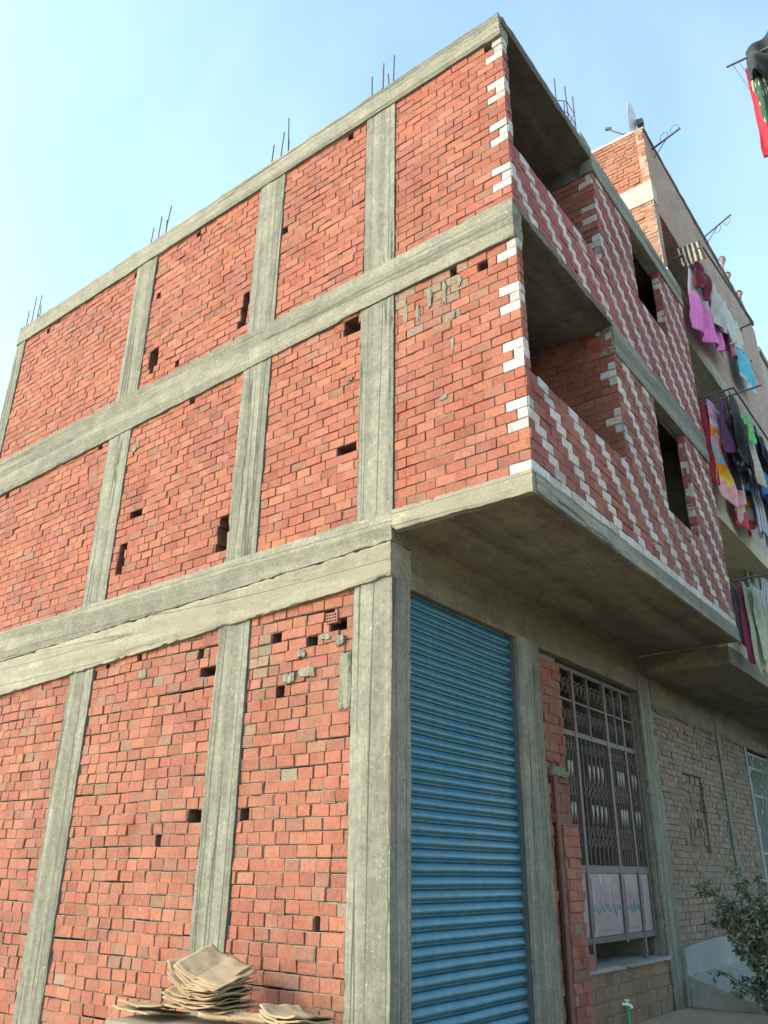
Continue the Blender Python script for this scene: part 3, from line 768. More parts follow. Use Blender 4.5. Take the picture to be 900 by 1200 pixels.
# ------------------------------------------------------------------ roof things
dish = empty('satellite_dish', (1.15, 6.12, 14.2))
tag(dish, 'pale satellite dish seen edge on, on the corner of the brick roof parapet', 'satellite dish')
M_DISH = plain_mat('dish_grey', (.5, .48, .5), .5)
mb = MB(); ctr = Vector((1.13, 6.14, 14.68)); nrm = Vector((-.93, -.12, .12)).normalized(); ua = nrm.orthogonal().normalized(); ub = nrm.cross(ua)
vs = []; fs = []
for side in (0, 1):
    for i in range(7):
        for t in range(28):
            r = .34 * i / 6; a = t * 2 * math.pi / 28
            vs.append(ctr + ua * r * math.cos(a) + ub * r * 1.08 * math.sin(a) + nrm * (.075 * (i / 6) ** 2 + (-.006 if side else 0)))
for side in (0, 1):
    o = side * 7 * 28
    for i in range(6):
        for t in range(28):
            q = (o + i*28 + t, o + i*28 + (t+1) % 28, o + (i+1)*28 + (t+1) % 28, o + (i+1)*28 + t)
            fs.append(q if not side else q[::-1])
for t in range(28): fs.append((6*28 + t, 6*28 + (t+1) % 28, 13*28 + (t+1) % 28, 13*28 + t))
mb.add(vs, fs); d_ = mb.build('reflector', M_DISH, dish, 50)
mb = MB(); mb.tube([ctr - Vector((0, 0, .33)) + nrm * .04, Vector((.86, 6.1, 14.45)), Vector((.62, 6.08, 14.72))], .014, 8); mb.build('feed_arm', M_DARKM, dish, 60)
mb = MB(); mb.tube([(.66, 6.08, 14.72), (.57, 6.075, 14.76)], .035, 10); mb.build('receiver', M_DARKM, dish, 60)
mb = MB(); mb.tube([(1.24, 6.16, 14.1), (1.24, 6.16, 14.62), (1.15, 6.14, 14.66)], .022, 8); mb.box(1.14, 1.26, 6.10, 6.2, 14.5, 14.62); mb.build('mount', M_DARKM, dish, 60)
for o in list(dish.children): o.matrix_parent_inverse = Matrix.Translation(-Vector(dish.location))

def bracket(base, tip, rings, label, z):
    e = empty('clothesline_bracket', base); tag(e, label, 'clothesline bracket', 'clothesline brackets on the roof edge')
    b = Vector(base); t = Vector(tip)
    mb = MB(); mb.tube([b - (t - b).normalized() * .1, t], .020, 8); a = mb.build('arm', M_DARKM, e, 60)
    mb = MB(); mb.tube([b + Vector((0, .05, -.18)), b + (t - b) * .55], .009, 6); c = mb.build('brace', M_DARKM, e, 60)
    kids = [a, c]
    dr = (t - b).normalized(); up = (Vector((0, 0, 1)) - dr * dr.z).normalized()
    for f in rings:
        q = b + (t - b) * f + up * (.085 * z)
        mb = MB(); mb.tube([q + dr * .085 * math.cos(i * math.pi / 9) + up * .085 * math.sin(i * math.pi / 9) for i in range(19)], .006, 5); kids.append(mb.build('ring', M_DARKM, e, 60))
    for k in kids: k.matrix_parent_inverse = Matrix.Translation(-b)
bracket((1.27, 6.40, 14.05), (1.86, 6.22, 14.03), (.45, .82), 'metal clothesline bracket with two rings jutting from the roof edge near the dish', 1)
bracket((1.27, 9.62, 14.30), (1.93, 9.25, 14.27), (.5, .85), 'metal clothesline bracket jutting from the roof edge halfway along the taller building', -1)

# ------------------------------------------------------------------ people on the roof
def person(x, y, zf, h, mats, label, lean=(.12, -.05), hair_len=0):
    """standing figure leaning on the parapet: one skinned body; mats = skin, hair, shirt, trousers"""
    s = h / 1.7
    J = {'pelvis': (0, 0, .92), 'waist': (.02, 0, 1.08), 'chest': (.06, 0, 1.28), 'neck': (.10, 0, 1.46), 'head0': (.12, 0, 1.54), 'head1': (.135, 0, 1.63), 'head2': (.13, 0, 1.69), 'head3': (.12, 0, 1.745),
         'hipL': (0, .10, .88), 'kneeL': (.03, .11, .48), 'ankL': (0, .11, .08), 'toeL': (.14, .12, .04),
         'hipR': (0, -.10, .88), 'kneeR': (.02, -.11, .48), 'ankR': (-.02, -.11, .08), 'toeR': (.12, -.12, .04),
         'shL': (.06, .18, 1.38), 'elL': (.02, .25, 1.10), 'wrL': (.10, .25, .86), 'haL': (.12, .24, .77),
         'shR': (.06, -.18, 1.38), 'elR': (.02, -.25, 1.10), 'wrR': (.10, -.25, .86), 'haR': (.12, -.24, .77)}
    E_ = [('pelvis','waist'),('waist','chest'),('chest','neck'),('neck','head0'),('head0','head1'),('head1','head2'),('head2','head3'),('pelvis','hipL'),('hipL','kneeL'),('kneeL','ankL'),('ankL','toeL'),('pelvis','hipR'),('hipR','kneeR'),('kneeR','ankR'),('ankR','toeR'),
          ('chest','shL'),('shL','elL'),('elL','wrL'),('wrL','haL'),('chest','shR'),('shR','elR'),('elR','wrR'),('wrR','haR')]
    rad = dict(pelvis=.15, waist=.13, chest=.16, neck=.055, head0=.085, head1=.118, head2=.095, head3=.035, hipL=.095, hipR=.095, kneeL=.06, kneeR=.06, ankL=.042, ankR=.042, toeL=.035, toeR=.035,
               shL=.075, shR=.075, elL=.042, elR=.042, wrL=.03, wrR=.03, haL=.03, haR=.03)
    k = list(J); me = bpy.data.meshes.new('person')
    me.from_pydata([(J[n][0]*s, J[n][1]*s, J[n][2]*s) for n in k], [(k.index(a), k.index(b)) for a, b in E_], [])
    o = bpy.data.objects.new('person', me); COL.objects.link(o)
    o.modifiers.new('skin', 'SKIN')
    for i, n in enumerate(k):
        sv = me.skin_vertices[0].data[i]; sv.radius = (rad[n]*s, rad[n]*s); sv.use_root = (n == 'pelvis')
    sd = o.modifiers.new('sub', 'SUBSURF'); sd.levels = sd.render_levels = 2
    dg = bpy.context.evaluated_depsgraph_get(); me2 = bpy.data.meshes.new_from_object(o.evaluated_get(dg))
    o.modifiers.clear(); o.data = me2
    for m_ in mats: me2.materials.append(m_)
    for p in me2.polygons:
        c = p.center / s
        if c.z > 1.50: mi = 1 if (c.z > 1.615 or (c.x < .125 and c.z > 1.52)) else 0
        elif c.z > .9: mi = 0 if (c.z > 1.45 or (abs(c.y) > .2 and c.z < 1.02)) else 2
        else: mi = 3
        p.material_index = mi; p.use_smooth = True
    # face: eyes, nose, mouth, ears as surface lumps on the same head
    o.location = (x, y, zf); tag(o, label, 'person')
    f = MB()
    def ball(cx, cy, cz, r):
        vs = []; fs = []
        for i in range(5):
            for t_ in range(8):
                th = math.pi * i / 4; vs.append(((cx + r * math.sin(th) * math.cos(t_ * math.pi / 4)) * s, (cy + r * math.sin(th) * math.sin(t_ * math.pi / 4)) * s, (cz + r * math.cos(th)) * s))
        for i in range(4):
            for t_ in range(8): fs.append((i*8+t_, (i+1)*8+t_, (i+1)*8+(t_+1) % 8, i*8+(t_+1) % 8))
        f.add(vs, fs)
    for sy in (-.035, .035): ball(.222, sy, 1.615, .014)
    f.build('eyes', M_DARKM, o, 80)
    return o
M_SKIN = plain_mat('skin', (.36, .21, .15), .6); M_HAIR = plain_mat('dark_hair', (.03, .03, .035), .8)
M_CAP = plain_mat('blue_cap', (.07, .11, .2), .8); M_PINK = plain_mat('pink_shirt', (.62, .38, .45), .9); M_TROU = plain_mat('dark_trousers', (.05, .05, .07), .9)
M_GREYS = plain_mat('grey_shirt', (.28, .30, .30), .9)
person(1.0, 11.9, 13.74, 1.66, (M_SKIN, M_CAP, M_PINK, M_TROU), 'child in a blue cap and pink shirt looking over the roof parapet')
person(1.0, 12.35, 13.78, 1.46, (M_SKIN, M_HAIR, M_GREYS, M_TROU), 'dark haired child beside the blue capped one, just peeping over the roof parapet')
person(1.03, 13.25, 13.78, 1.46, (M_SKIN, M_HAIR, M_TROU, M_TROU), 'dark haired child alone at the far end of the roof parapet')
st = MB(); st.tube([(1.12, 12.75, 13.6), (1.12, 12.75, 15.0)], .015, 6); st.tube([(1.12, 12.9, 13.6), (1.22, 13.0, 14.75)], .012, 6); st.tube([(1.12, 12.75, 13.9), (1.12, 12.9, 13.9)], .012, 6)
tag(st.build('roof_antenna', M_DARKM, None, 60), 'pair of thin bare poles standing on the roof among the children', 'antenna')

# ------------------------------------------------------------------ laundry
def cloth(name, label, cat, TL, TR, BL, BR, m, group, shape='towel', fold=.05, n=None, seed=0):
    TL, TR, BL, BR = map(Vector, (TL, TR, BL, BR))
    W = (TR - TL).length; H = (BL - TL).length
    nu, nv = 26, 34; bm = bmesh.new(); lay = bm.verts.layers.float_vector.new('Cloth')
    nrm = (TR - TL).cross(BL - TL).normalized(); rs = random.Random(seed); ph = rs.uniform(0, 6); nf = n or max(1.2, W / .42)
    def inside(u, v):
        if shape == 'shirt':      # hung by the hem: sleeves spread near the bottom
            return (.2 <= u <= .8) or (.55 < v < .85)
        if shape == 'trousers':
            return v < .32 or abs(u - .5) > .05
        if shape == 'top':
            return (.22 <= u <= .78) or (.05 < v < .38)
        return True
    g = {}
    def vert(i, j):
        if (i, j) not in g:
            u, v = i / nu, j / nv
            uu = u
            if shape == 'trousers' and v > .3: uu = .5 + (u - .5) * (1 - .18 * v)
            p = TL.lerp(TR, uu).lerp(BL.lerp(BR, uu), v)
            sag = -.03 * math.sin(u * math.pi) * H * (1 - v)
            a = fold * (.25 + .75 * v ** .7)
            d = math.sin(u * nf * 2 * math.pi + ph + .8 * math.sin(v * 3 + ph)) * a + noise.noise(Vector((u * 3, v * 3, seed * 1.7))) * a * 1.1
            hem = (.05 * H * math.sin(u * 7 + ph) + .012 * H * math.sin(u * 13 + seed)) * v ** 3
            lat = noise.noise(Vector((u * 2, v * 4, seed + 9))) * W * .06 * v
            q = p + nrm * d + Vector((0, 0, sag + hem)) + (TR - TL).normalized() * lat
            bv = bm.verts.new(q); bv[lay] = Vector((u, v, 0)); g[i, j] = bv
        return g[i, j]
    for i in range(nu):
        for j in range(nv):
            if inside((i + .5) / nu, (j + .5) / nv):
                bm.faces.new((vert(i, j), vert(i, j+1), vert(i+1, j+1), vert(i+1, j)))
    bmesh.ops.recalc_face_normals(bm, faces=bm.faces)
    me = bpy.data.meshes.new(name); bm.to_mesh(me); bm.free(); me.materials.append(m)
    me.polygons.foreach_set('use_smooth', [True] * len(me.polygons))
    o = bpy.data.objects.new(name, me); COL.objects.link(o)
    sm = o.modifiers.new('thick', 'SOLIDIFY'); sm.thickness = .006
    return tag(o, label, cat, group)
def rack(name, label, bars, strings):
    e = empty(name, bars[0][0]); tag(e, label, 'clothes rack')
    for b in bars:
        mb = MB(); mb.tube(b, .017, 8); mb.build('bar', M_DARKM, e, 60).matrix_parent_inverse = Matrix.Translation(-e.location)
    for s_ in strings:
        mb = MB(); mb.tube(s_, .004, 5); mb.build('line', M_STRING, e, 60).matrix_parent_inverse = Matrix.Translation(-e.location)
M_STRING = plain_mat('washing_line', (.35, .38, .4), .7)
CM = cloth_mat
# top balcony
rack('clothes_rack', 'dark metal clothes rack with a long outer bar on the topmost laundry balcony',
     [[(1.24, 6.40, 11.40), (1.82, 6.42, 11.42)], [(1.82, 6.42, 11.42), (1.93, 9.20, 11.46)], [(1.93, 9.20, 11.46), (1.24, 9.30, 11.44)], [(1.24, 9.3, 11.2), (1.7, 9.25, 11.42)]],
     [[(x, 6.41, 11.40), (x + .03, 9.25, 11.43)] for x in (1.42, 1.55, 1.66)])
G1 = 'washing on the top balcony rack'
cloth('striped_cloth', 'cream cloth with dark stripes thrown over the near end of the top rack', 'cloth', (1.40, 6.42, 11.60), (1.80, 6.40, 11.56), (1.44, 6.40, 11.14), (1.84, 6.38, 11.12), CM('striped', (.55, .48, .36), ('stripes', (.06, .055, .05), 5)), G1, fold=.04, seed=1)
cloth('maroon_garment', 'dark maroon shirt hanging just below the striped cloth', 'shirt', (1.66, 6.50, 11.40), (1.66, 7.25, 11.41), (1.66, 6.30, 10.62), (1.66, 6.90, 10.62), CM('maroon', (.17, .02, .035)), G1, fold=.07, seed=2)
cloth('ombre_sheet', 'large white sheet turning bright pink towards its lower edge', 'sheet', (1.55, 6.50, 11.40), (1.55, 8.55, 11.42), (1.55, 6.05, 9.62), (1.55, 8.5, 10.35), CM('ombre', (.66, .60, .72), ('fade', (.72, .22, .58), .42)), G1, fold=.07, n=4, seed=3)
cloth('white_shirt', 'greyish white shirt hanging beside the maroon one', 'shirt', (1.67, 7.30, 11.41), (1.67, 7.95, 11.42), (1.67, 7.15, 10.35), (1.67, 7.75, 10.40), CM('greywhite', (.56, .56, .54)), G1, 'towel', .06, seed=4)
cloth('white_shirt', 'wide off-white shirt with a dark hem near the far end of the top rack', 'shirt', (1.68, 8.05, 11.42), (1.68, 9.0, 11.43), (1.68, 7.75, 10.35), (1.68, 8.95, 10.75), CM('offwhite', (.60, .62, .56), ('fade', (.45, .42, .4), .93)), G1, 'towel', .05, seed=5)
cloth('patterned_cloth', 'small pink and brown patterned cloth below the off-white shirt', 'cloth', (1.60, 8.2, 11.42), (1.60, 8.75, 11.42), (1.60, 8.1, 10.22), (1.60, 8.7, 10.42), CM('pinkbrown', (.5, .22, .32), ('blobs', (.14, .07, .07), 7)), G1, fold=.05, seed=6)
cloth('cyan_towel', 'bright cyan towel with a white edge hanging past the end of the top rack', 'towel', (1.47, 9.75, 11.65), (1.47, 10.85, 11.67), (1.47, 9.62, 10.62), (1.47, 10.85, 10.75), CM('cyan', (.12, .52, .66), ('fade', (.7, .7, .66), .86)), G1, fold=.03, seed=7)
rack('clothes_line', 'short clothesline on the brown facade holding the cyan towel', [[(1.24, 9.7, 11.66), (1.50, 9.7, 11.66)], [(1.24, 10.9, 11.68), (1.50, 10.9, 11.68)]], [[(1.47, 9.7, 11.66), (1.47, 10.9, 11.68)]])
# middle balcony
rack('clothes_rack', 'crowded clothes rack on the middle balcony, with a dark bar jutting past the washing',
     [[(1.2, 6.2, 8.40), (1.92, 6.2, 8.42)], [(1.92, 6.2, 8.42), (1.92, 9.3, 8.42)], [(1.92, 9.3, 8.42), (1.2, 9.3, 8.42)], [(1.2, 6.25, 8.30), (2.2, 6.9, 8.72)]],
     [[(x, 6.2, 8.41), (x, 9.3, 8.41)] for x in (1.38, 1.50, 1.62, 1.74, 1.85)])
G2 = 'washing on the middle balcony rack'
Zr = 8.41
def lc(name, label, cat, x, y0, y1, zb, m, shape='towel', fold=.05, seed=0, x1=None, zb1=None, grp=None, zr=None):
    x1 = x if x1 is None else x1; z_ = zr or Zr
    cloth(name, label, cat, (x, y0, z_), (x1, y1, z_), (x, y0 - .02, zb), (x1, y1 + .02, zb1 or zb + .04), m, grp or G2, shape, fold, seed=seed)
lc('red_dress', 'long narrow dark red dress at the near end of the middle rack', 'dress', 1.38, 6.22, 6.42, 6.95, CM('red', (.30, .035, .06)), seed=11, x1=1.48, fold=.04)
lc('cyan_blouse', 'small light blue top beside the long red dress', 'top', 1.50, 6.38, 6.70, 7.78, CM('skyblue', (.16, .48, .66)), seed=12)
lc('bright_towel', 'big towel with pink, orange, yellow and blue patches on the middle rack', 'towel', 1.50, 6.26, 6.98, 6.66, CM('bright', (1, 1, 1), ('bands', [(.62, .42, .62), (.62, .30, .55), (.70, .58, .70), (.78, .30, .03), (.72, .48, .60), (.22, .50, .72), (.78, .32, .03), (.75, .55, .08), (.70, .36, .45), (.72, .42, .50)])), seed=13, x1=1.60, fold=.06)
lc('black_trousers', 'black trousers hanging outermost at the near end of the middle rack', 'trousers', 1.85, 6.24, 6.72, 7.20, CM('black1', (.018, .022, .028)), 'trousers', seed=14)
lc('black_shirt', 'black shirt with white marks next to the black trousers', 'shirt', 1.74, 6.40, 7.05, 7.12, CM('black2', (.02, .026, .03), ('blobs', (.34, .36, .38), 9)), seed=15)
lc('dark_trousers', 'charcoal trousers behind the black shirt', 'trousers', 1.62, 6.55, 7.02, 6.98, CM('charcoal', (.035, .032, .042)), 'trousers', seed=16)
lc('blue_jeans', 'pair of blue jeans in the middle of the rack', 'jeans', 1.62, 7.08, 7.52, 7.16, CM('denim', (.05, .14, .30)), 'trousers', seed=17)
lc('green_blouse', 'lime green and orange child\'s top near the middle of the rack', 'top', 1.85, 7.05, 7.50, 7.92, CM('green', (.14, .60, .20), ('blobs', (.6, .36, .10), 4)), 'top', seed=18)
lc('black_blouse', 'black top hanging beyond the green one', 'top', 1.85, 7.55, 8.25, 7.62, CM('black3', (.016, .02, .026)), seed=19, fold=.08)
lc('blue_shirt', 'blue shirt with white streaks under the black top', 'shirt', 1.74, 7.50, 8.10, 7.45, CM('bluewhite', (.16, .32, .55), ('blobs', (.6, .65, .7), 8)), seed=20)
lc('floral_towel', 'second bright towel, white, yellow and orange with a red hem, behind the jeans', 'towel', 1.40, 7.35, 8.0, 6.62, CM('floral', (1, 1, 1), ('bands', [(.7, .7, .7), (.3, .55, .75), (.72, .72, .74), (.75, .45, .05), (.72, .66, .5), (.78, .5, .04), (.72, .60, .68), (.66, .10, .14)])), seed=21, x1=1.44, fold=.06)
lc('pale_blue_shirt', 'pale blue shirt at the far end of the middle rack', 'shirt', 1.50, 8.10, 8.80, 6.85, CM('paleblue', (.40, .55, .70)), seed=22)
lc('checked_cloth', 'white and grey checked cloth hanging lowest on the middle rack', 'cloth', 1.62, 7.75, 8.4, 6.55, CM('check', (.62, .66, .70), ('stripes', (.25, .30, .38), 12)), seed=23)
lc('navy_dress', 'navy blue dress farthest along the middle rack', 'dress', 1.74, 8.40, 9.2, 7.20, CM('navy', (.02, .04, .075)), seed=24)
lc('black_leggings', 'narrow black leggings between the dark trousers and the jeans', 'leggings', 1.74, 7.10, 7.35, 7.30, CM('black5', (.015, .016, .02)), 'trousers', seed=25)
lc('dark_scarf', 'dark brown scarf hanging behind the light blue top', 'scarf', 1.55, 6.75, 6.98, 7.35, CM('brownish', (.07, .04, .04)), seed=26)
lc('teal_shirt', 'dark teal shirt hanging between the jeans and the blue streaked shirt', 'shirt', 1.56, 7.6, 8.15, 7.25, CM('teal', (.02, .075, .09)), seed=27)
lc('yellow_print_shirt', 'small white shirt with yellow print hanging among the dark clothes', 'shirt', 1.80, 7.38, 7.60, 7.25, CM('yellowprint', (.62, .60, .52), ('blobs', (.6, .40, .05), 5)), seed=28)
lc('black_jacket', 'large black jacket hanging beyond the teal shirt', 'jacket', 1.66, 8.2, 8.95, 7.35, CM('black6', (.02, .022, .026)), seed=29, fold=.08)
lc('white_towel', 'white towel with thin pale blue stripes hanging beside the black top', 'towel', 1.85, 8.28, 8.7, 7.55, CM('whiteblue', (.62, .66, .70), ('stripes', (.35, .5, .66), 7)), seed=45)
lc('bright_blue_shirt', 'bright blue shirt tucked between the white print shirt and the black top', 'shirt', 1.80, 7.62, 8.05, 7.15, CM('brightblue', (.07, .22, .50)), seed=46)
lc('purple_shirt', 'dull purple shirt hanging between the bright towel and the black trousers', 'shirt', 1.66, 6.30, 6.55, 7.45, CM('purple', (.16, .07, .18)), seed=47)
# lower balcony
rack('clothes_rack', 'lower balcony clothes rack hung with a dark red and two sage green garments',
     [[(1.2, 6.18, 5.37), (1.95, 6.18, 5.36)], [(1.95, 6.18, 5.36), (1.95, 7.8, 5.36)], [(1.95, 7.8, 5.36), (1.2, 7.8, 5.37)]],
     [[(x, 6.18, 5.36), (x, 7.8, 5.36)] for x in (1.38, 1.5, 1.62, 1.8)])
G3 = 'washing on the lower balcony rack'
kw = dict(grp=G3, zr=5.36)
lc('grey_trousers', 'thin dark grey trousers at the near end of the lower rack', 'trousers', 1.36, 6.30, 6.45, 4.45, CM('dgrey', (.10, .10, .12)), seed=31, fold=.03, x1=1.40, **kw)
lc('maroon_trousers', 'maroon trousers hanging beside the sage green garments', 'trousers', 1.44, 6.30, 6.44, 4.20, CM('maroon2', (.24, .05, .10)), seed=32, fold=.03, x1=1.49, **kw)
lc('sage_trousers', 'sage green trousers hanging next to the maroon ones', 'trousers', 1.53, 6.26, 6.60, 4.08, CM('sage', (.36, .40, .29)), 'trousers', seed=33, fold=.03, x1=1.55, **kw)
lc('pale_green_shirt', 'paler green shirt on the street side of the sage trousers', 'shirt', 1.60, 6.45, 6.85, 4.25, CM('palegreen', (.44, .48, .36)), seed=34, fold=.04, x1=1.66, **kw)
lc('navy_shirt', 'navy shirt beyond the pale green shirt', 'shirt', 1.62, 6.95, 7.45, 4.70, CM('navy2', (.03, .045, .075)), seed=35, x1=1.66, **kw)
lc('striped_shirt', 'white shirt with thin grey stripes outermost on the lower rack', 'shirt', 1.80, 6.22, 6.55, 4.86, CM('wstripe', (.55, .58, .60), ('stripes', (.2, .25, .32), 9)), seed=36, x1=1.88, fold=.03, **kw)
# rack at the top right
rack('clothes_rack', 'high clothes rack jutting out from across the street, with a dark jacket and red cloth',
     [[(3.07, 4.0, 12.37), (5.02, 4.0, 12.22)], [(3.25, 5.2, 12.37), (5.02, 5.2, 12.25)]],
     [[(3.16, 4.0, 12.35), (3.32, 5.2, 12.36)], [(3.24, 4.0, 12.36), (3.4, 5.2, 12.36)], [(3.45, 4.0, 12.33), (3.6, 5.2, 12.34)]])
G4 = 'washing on the high rack across the street'
cloth('dark_jacket', 'bulky dark grey jacket bunched over the high rack', 'jacket', (3.35, 3.99, 12.44), (4.05, 4.0, 12.85), (3.30, 3.95, 11.98), (3.85, 3.95, 11.40), CM('jacket', (.035, .045, .047)), G4, fold=.13, n=2.2, seed=41)
cloth('pale_cloth', 'pale olive cloth hanging half under the dark jacket', 'cloth', (3.34, 4.10, 12.3), (3.50, 4.10, 12.3), (3.32, 4.10, 11.82), (3.40, 4.10, 11.45), CM('olive', (.42, .42, .30)), G4, fold=.04, seed=42)
cloth('red_cloth', 'long bright red cloth trailing lowest from the high rack', 'cloth', (3.28, 4.15, 12.34), (3.85, 4.12, 12.3), (3.24, 4.18, 10.62), (3.72, 4.15, 10.22), CM('scarlet', (.42, .035, .055)), G4, fold=.06, n=2, seed=43)
cloth('green_print_cloth', 'narrow dark green printed cloth hanging in front of the red one', 'cloth', (3.36, 4.04, 12.3), (3.52, 4.04, 12.28), (3.36, 4.04, 11.10), (3.50, 4.04, 10.90), CM('greenprint', (.03, .09, .06), ('blobs', (.5, .5, .45), 6)), G4, fold=.04, seed=44)

# ------------------------------------------------------------------ cardboard by the side wall
def card_mat():
    m, nt, b = mat('cardboard'); p = pos(nt)
    c = mixc(nt, ramp(nt, nz(nt, p, 5, 5, .6), .3, .7), (.27, .195, .118), (.37, .28, .175))
    c = mixc(nt, ramp(nt, nz(nt, p, 9, 6, .75), .54, .66), c, (.24, .175, .11))
    c = mixc(nt, ramp(nt, nz(nt, p, 40, 4, .7), .62, .70), c, (.17, .125, .085))
    L(nt, c, b.inputs['Base Color']); b.inputs['Roughness'].default_value = .9; b.inputs['Specular IOR Level'].default_value = .15
    bump(nt, b, nz(nt, p, 30, 4), .25, .004); return m
M_CARD = card_mat()
def cardboard(label, cx, cy, z, w, d, rot, bend, tilt, lift, seed, th=.012, slope=0.0, flap=True, group='flattened cardboard by the side wall'):
    rs = random.Random(seed); bm = bmesh.new(); nu, nv = 22, 16; g = {}
    for i in range(nu + 1):
        for j in range(nv + 1):
            u, v = i / nu - .5, j / nv - .5
            x, y = u * w, v * d
            zz = bend * (u * 2) ** 2 * (1 if u < 0 else .6) + lift * max(0, -u - .3) * 2 + tilt * v + noise.noise(Vector((u * 3, v * 3, seed))) * .018
            a_ = R(rot); wx, wy = x * math.cos(a_) - y * math.sin(a_), x * math.sin(a_) + y * math.cos(a_)
            zz += slope * (wx * -.74 + wy * .67)
            if abs(u + .05) < .025: zz -= .008
            x += noise.noise(Vector((v * 5, seed, 1))) * .012; y += noise.noise(Vector((u * 5, seed, 2))) * .012
            g[i, j] = bm.verts.new((x, y, zz))
    for i in range(nu):
        for j in range(nv): bm.faces.new((g[i, j], g[i+1, j], g[i+1, j+1], g[i, j+1]))
    me = bpy.data.meshes.new('cardboard_sheet'); bm.to_mesh(me); bm.free(); me.materials.append(M_CARD)
    me.polygons.foreach_set('use_smooth', [True] * len(me.polygons))
    o = bpy.data.objects.new('cardboard_sheet', me); COL.objects.link(o); o.location = (cx, cy, z); o.rotation_euler = (0, 0, R(rot))
    s = o.modifiers.new('thick', 'SOLIDIFY'); s.thickness = th
    return tag(o, label, 'cardboard', group)
names = [('topmost square cardboard sheet of the leaning stack, creased across', .0), ]
zz = .80
stack = [
 ('square tan cardboard sheet lying topmost on the stack, creased across the middle', .815, .46, .40, 6, .035, .40),
 ('cardboard sheet with a torn left edge directly under the topmost one', .765, .50, .42, 0, .05, .30),
 ('cardboard sheet third from the top, its left edge curling up', .725, .54, .42, -6, .075, .22),
 ('cardboard sheet in the middle of the stack with a deep dark gap under it', .685, .54, .44, 4, .06, .12),
 ('wide cardboard sheet fifth from the top, bowed at both ends', .645, .58, .44, -9, .065, .08),
 ('cardboard sheet sixth from the top, partly hidden by the sheets above', .605, .54, .42, 8, .05, .05),
 ('dirty cardboard sheet near the bottom of the stack', .575, .60, .44, -4, .03, .03),
 ('lowest cardboard sheet of the tall stack, cut by the photo edge', .545, .64, .44, 4, .02, 0)]
for i, (lb, z, w, d, rot, bend, sl_) in enumerate(stack):
    cardboard(lb, -1.40 + .03 * math.sin(i * 2.1), -.50 + .02 * math.cos(i * 1.7), z, w, d, rot, bend, 0, .10 if i in (2, 4) else 0, 100 + i, th=.009, slope=sl_)
for i in range(6):
    cardboard(['thin cardboard sheet squeezed between the topmost and second sheets', 'thin cardboard sheet wedged under the second sheet', 'thin brown cardboard sheet wedged under the curling third sheet', 'thin cardboard sheet wedged under the middle sheet', 'thin cardboard sheet wedged under the bowed fifth sheet', 'thin cardboard sheet wedged under the sixth sheet'][i], -1.40 + .03 * math.cos(i * 2.3), -.50 - .015 * math.sin(i), (.79, .745, .705, .665, .625, .59)[i], .50 + .02 * (i % 3), .41, (2, -8, 5, -3, 9, -5)[i], (.045, .06, .07, .055, .055, .04)[i], 0, 0, 150 + i, th=.007, slope=(.35, .26, .17, .10, .06, .04)[i])
cardboard('pale cardboard sheet spread out to the left of the tall stack, uppermost there', -1.93, -.60, .52, .46, .36, 8, .02, -.05, 0, 121)
cardboard('second pale cardboard sheet in the low pile left of the stack', -1.95, -.62, .485, .50, .40, -4, .015, -.04, 0, 122)
cardboard('long cardboard strip poking out of the stack towards the corner column', -.98, -.60, .545, .60, .16, 14, .01, .02, 0, 123, th=.03)
for i, lb in enumerate(['top sheet of the small cardboard fan beside the corner panel', 'second sheet of the small cardboard fan, just below its top', 'third sheet of the small cardboard fan, edge only showing']):
    cardboard(lb, -.33 + .015 * i, -.66, .60 - .022 * i, .46, .34, -14 + 5 * i, .03, -.03, .03, 131 + i)
ct = MB()
ct.box(-2.12, .02, -.92, -.34, .40, .44)
for x in (-2.08, -1.25, -.08):
    for y in (-.88, -.42): ct.box(x, x + .05, y, y + .05, 0, .40)
tag(ct.build('low_table', plain_mat('grey_wood', (.22, .18, .13), .9), None), 'low plank table under the cardboard, below the photo edge', 'table')

# ------------------------------------------------------------------ shrub
SH = empty('street_shrub', (1.30, 5.55, 0)); tag(SH, 'leafy green shrub growing in front of the pale plastered dado', 'shrub')
def leaf_mat():
    m, nt, b = mat('shrub_leaves')
    at = N(nt, 'ShaderNodeAttribute', attribute_name='Col'); L(nt, at.outputs['Color'], b.inputs['Base Color'])
    b.inputs['Roughness'].default_value = .5; b.inputs['Specular IOR Level'].default_value = .4
    tr = N(nt, 'ShaderNodeBsdfTranslucent'); L(nt, at.outputs['Color'], tr.inputs['Color'])
    ms = N(nt, 'ShaderNodeMixShader'); ms.inputs[0].default_value = .3; L(nt, b.outputs[0], ms.inputs[1]); L(nt, tr.outputs[0], ms.inputs[2])
    L(nt, ms.outputs[0], nt.nodes['Material Output'].inputs['Surface']); return m
M_LEAF = leaf_mat(); M_BARK = plain_mat('shrub_bark', (.14, .10, .07), .95, .3, 20)
rs = random.Random(5); tw = MB(); lf = MB()
tips = []
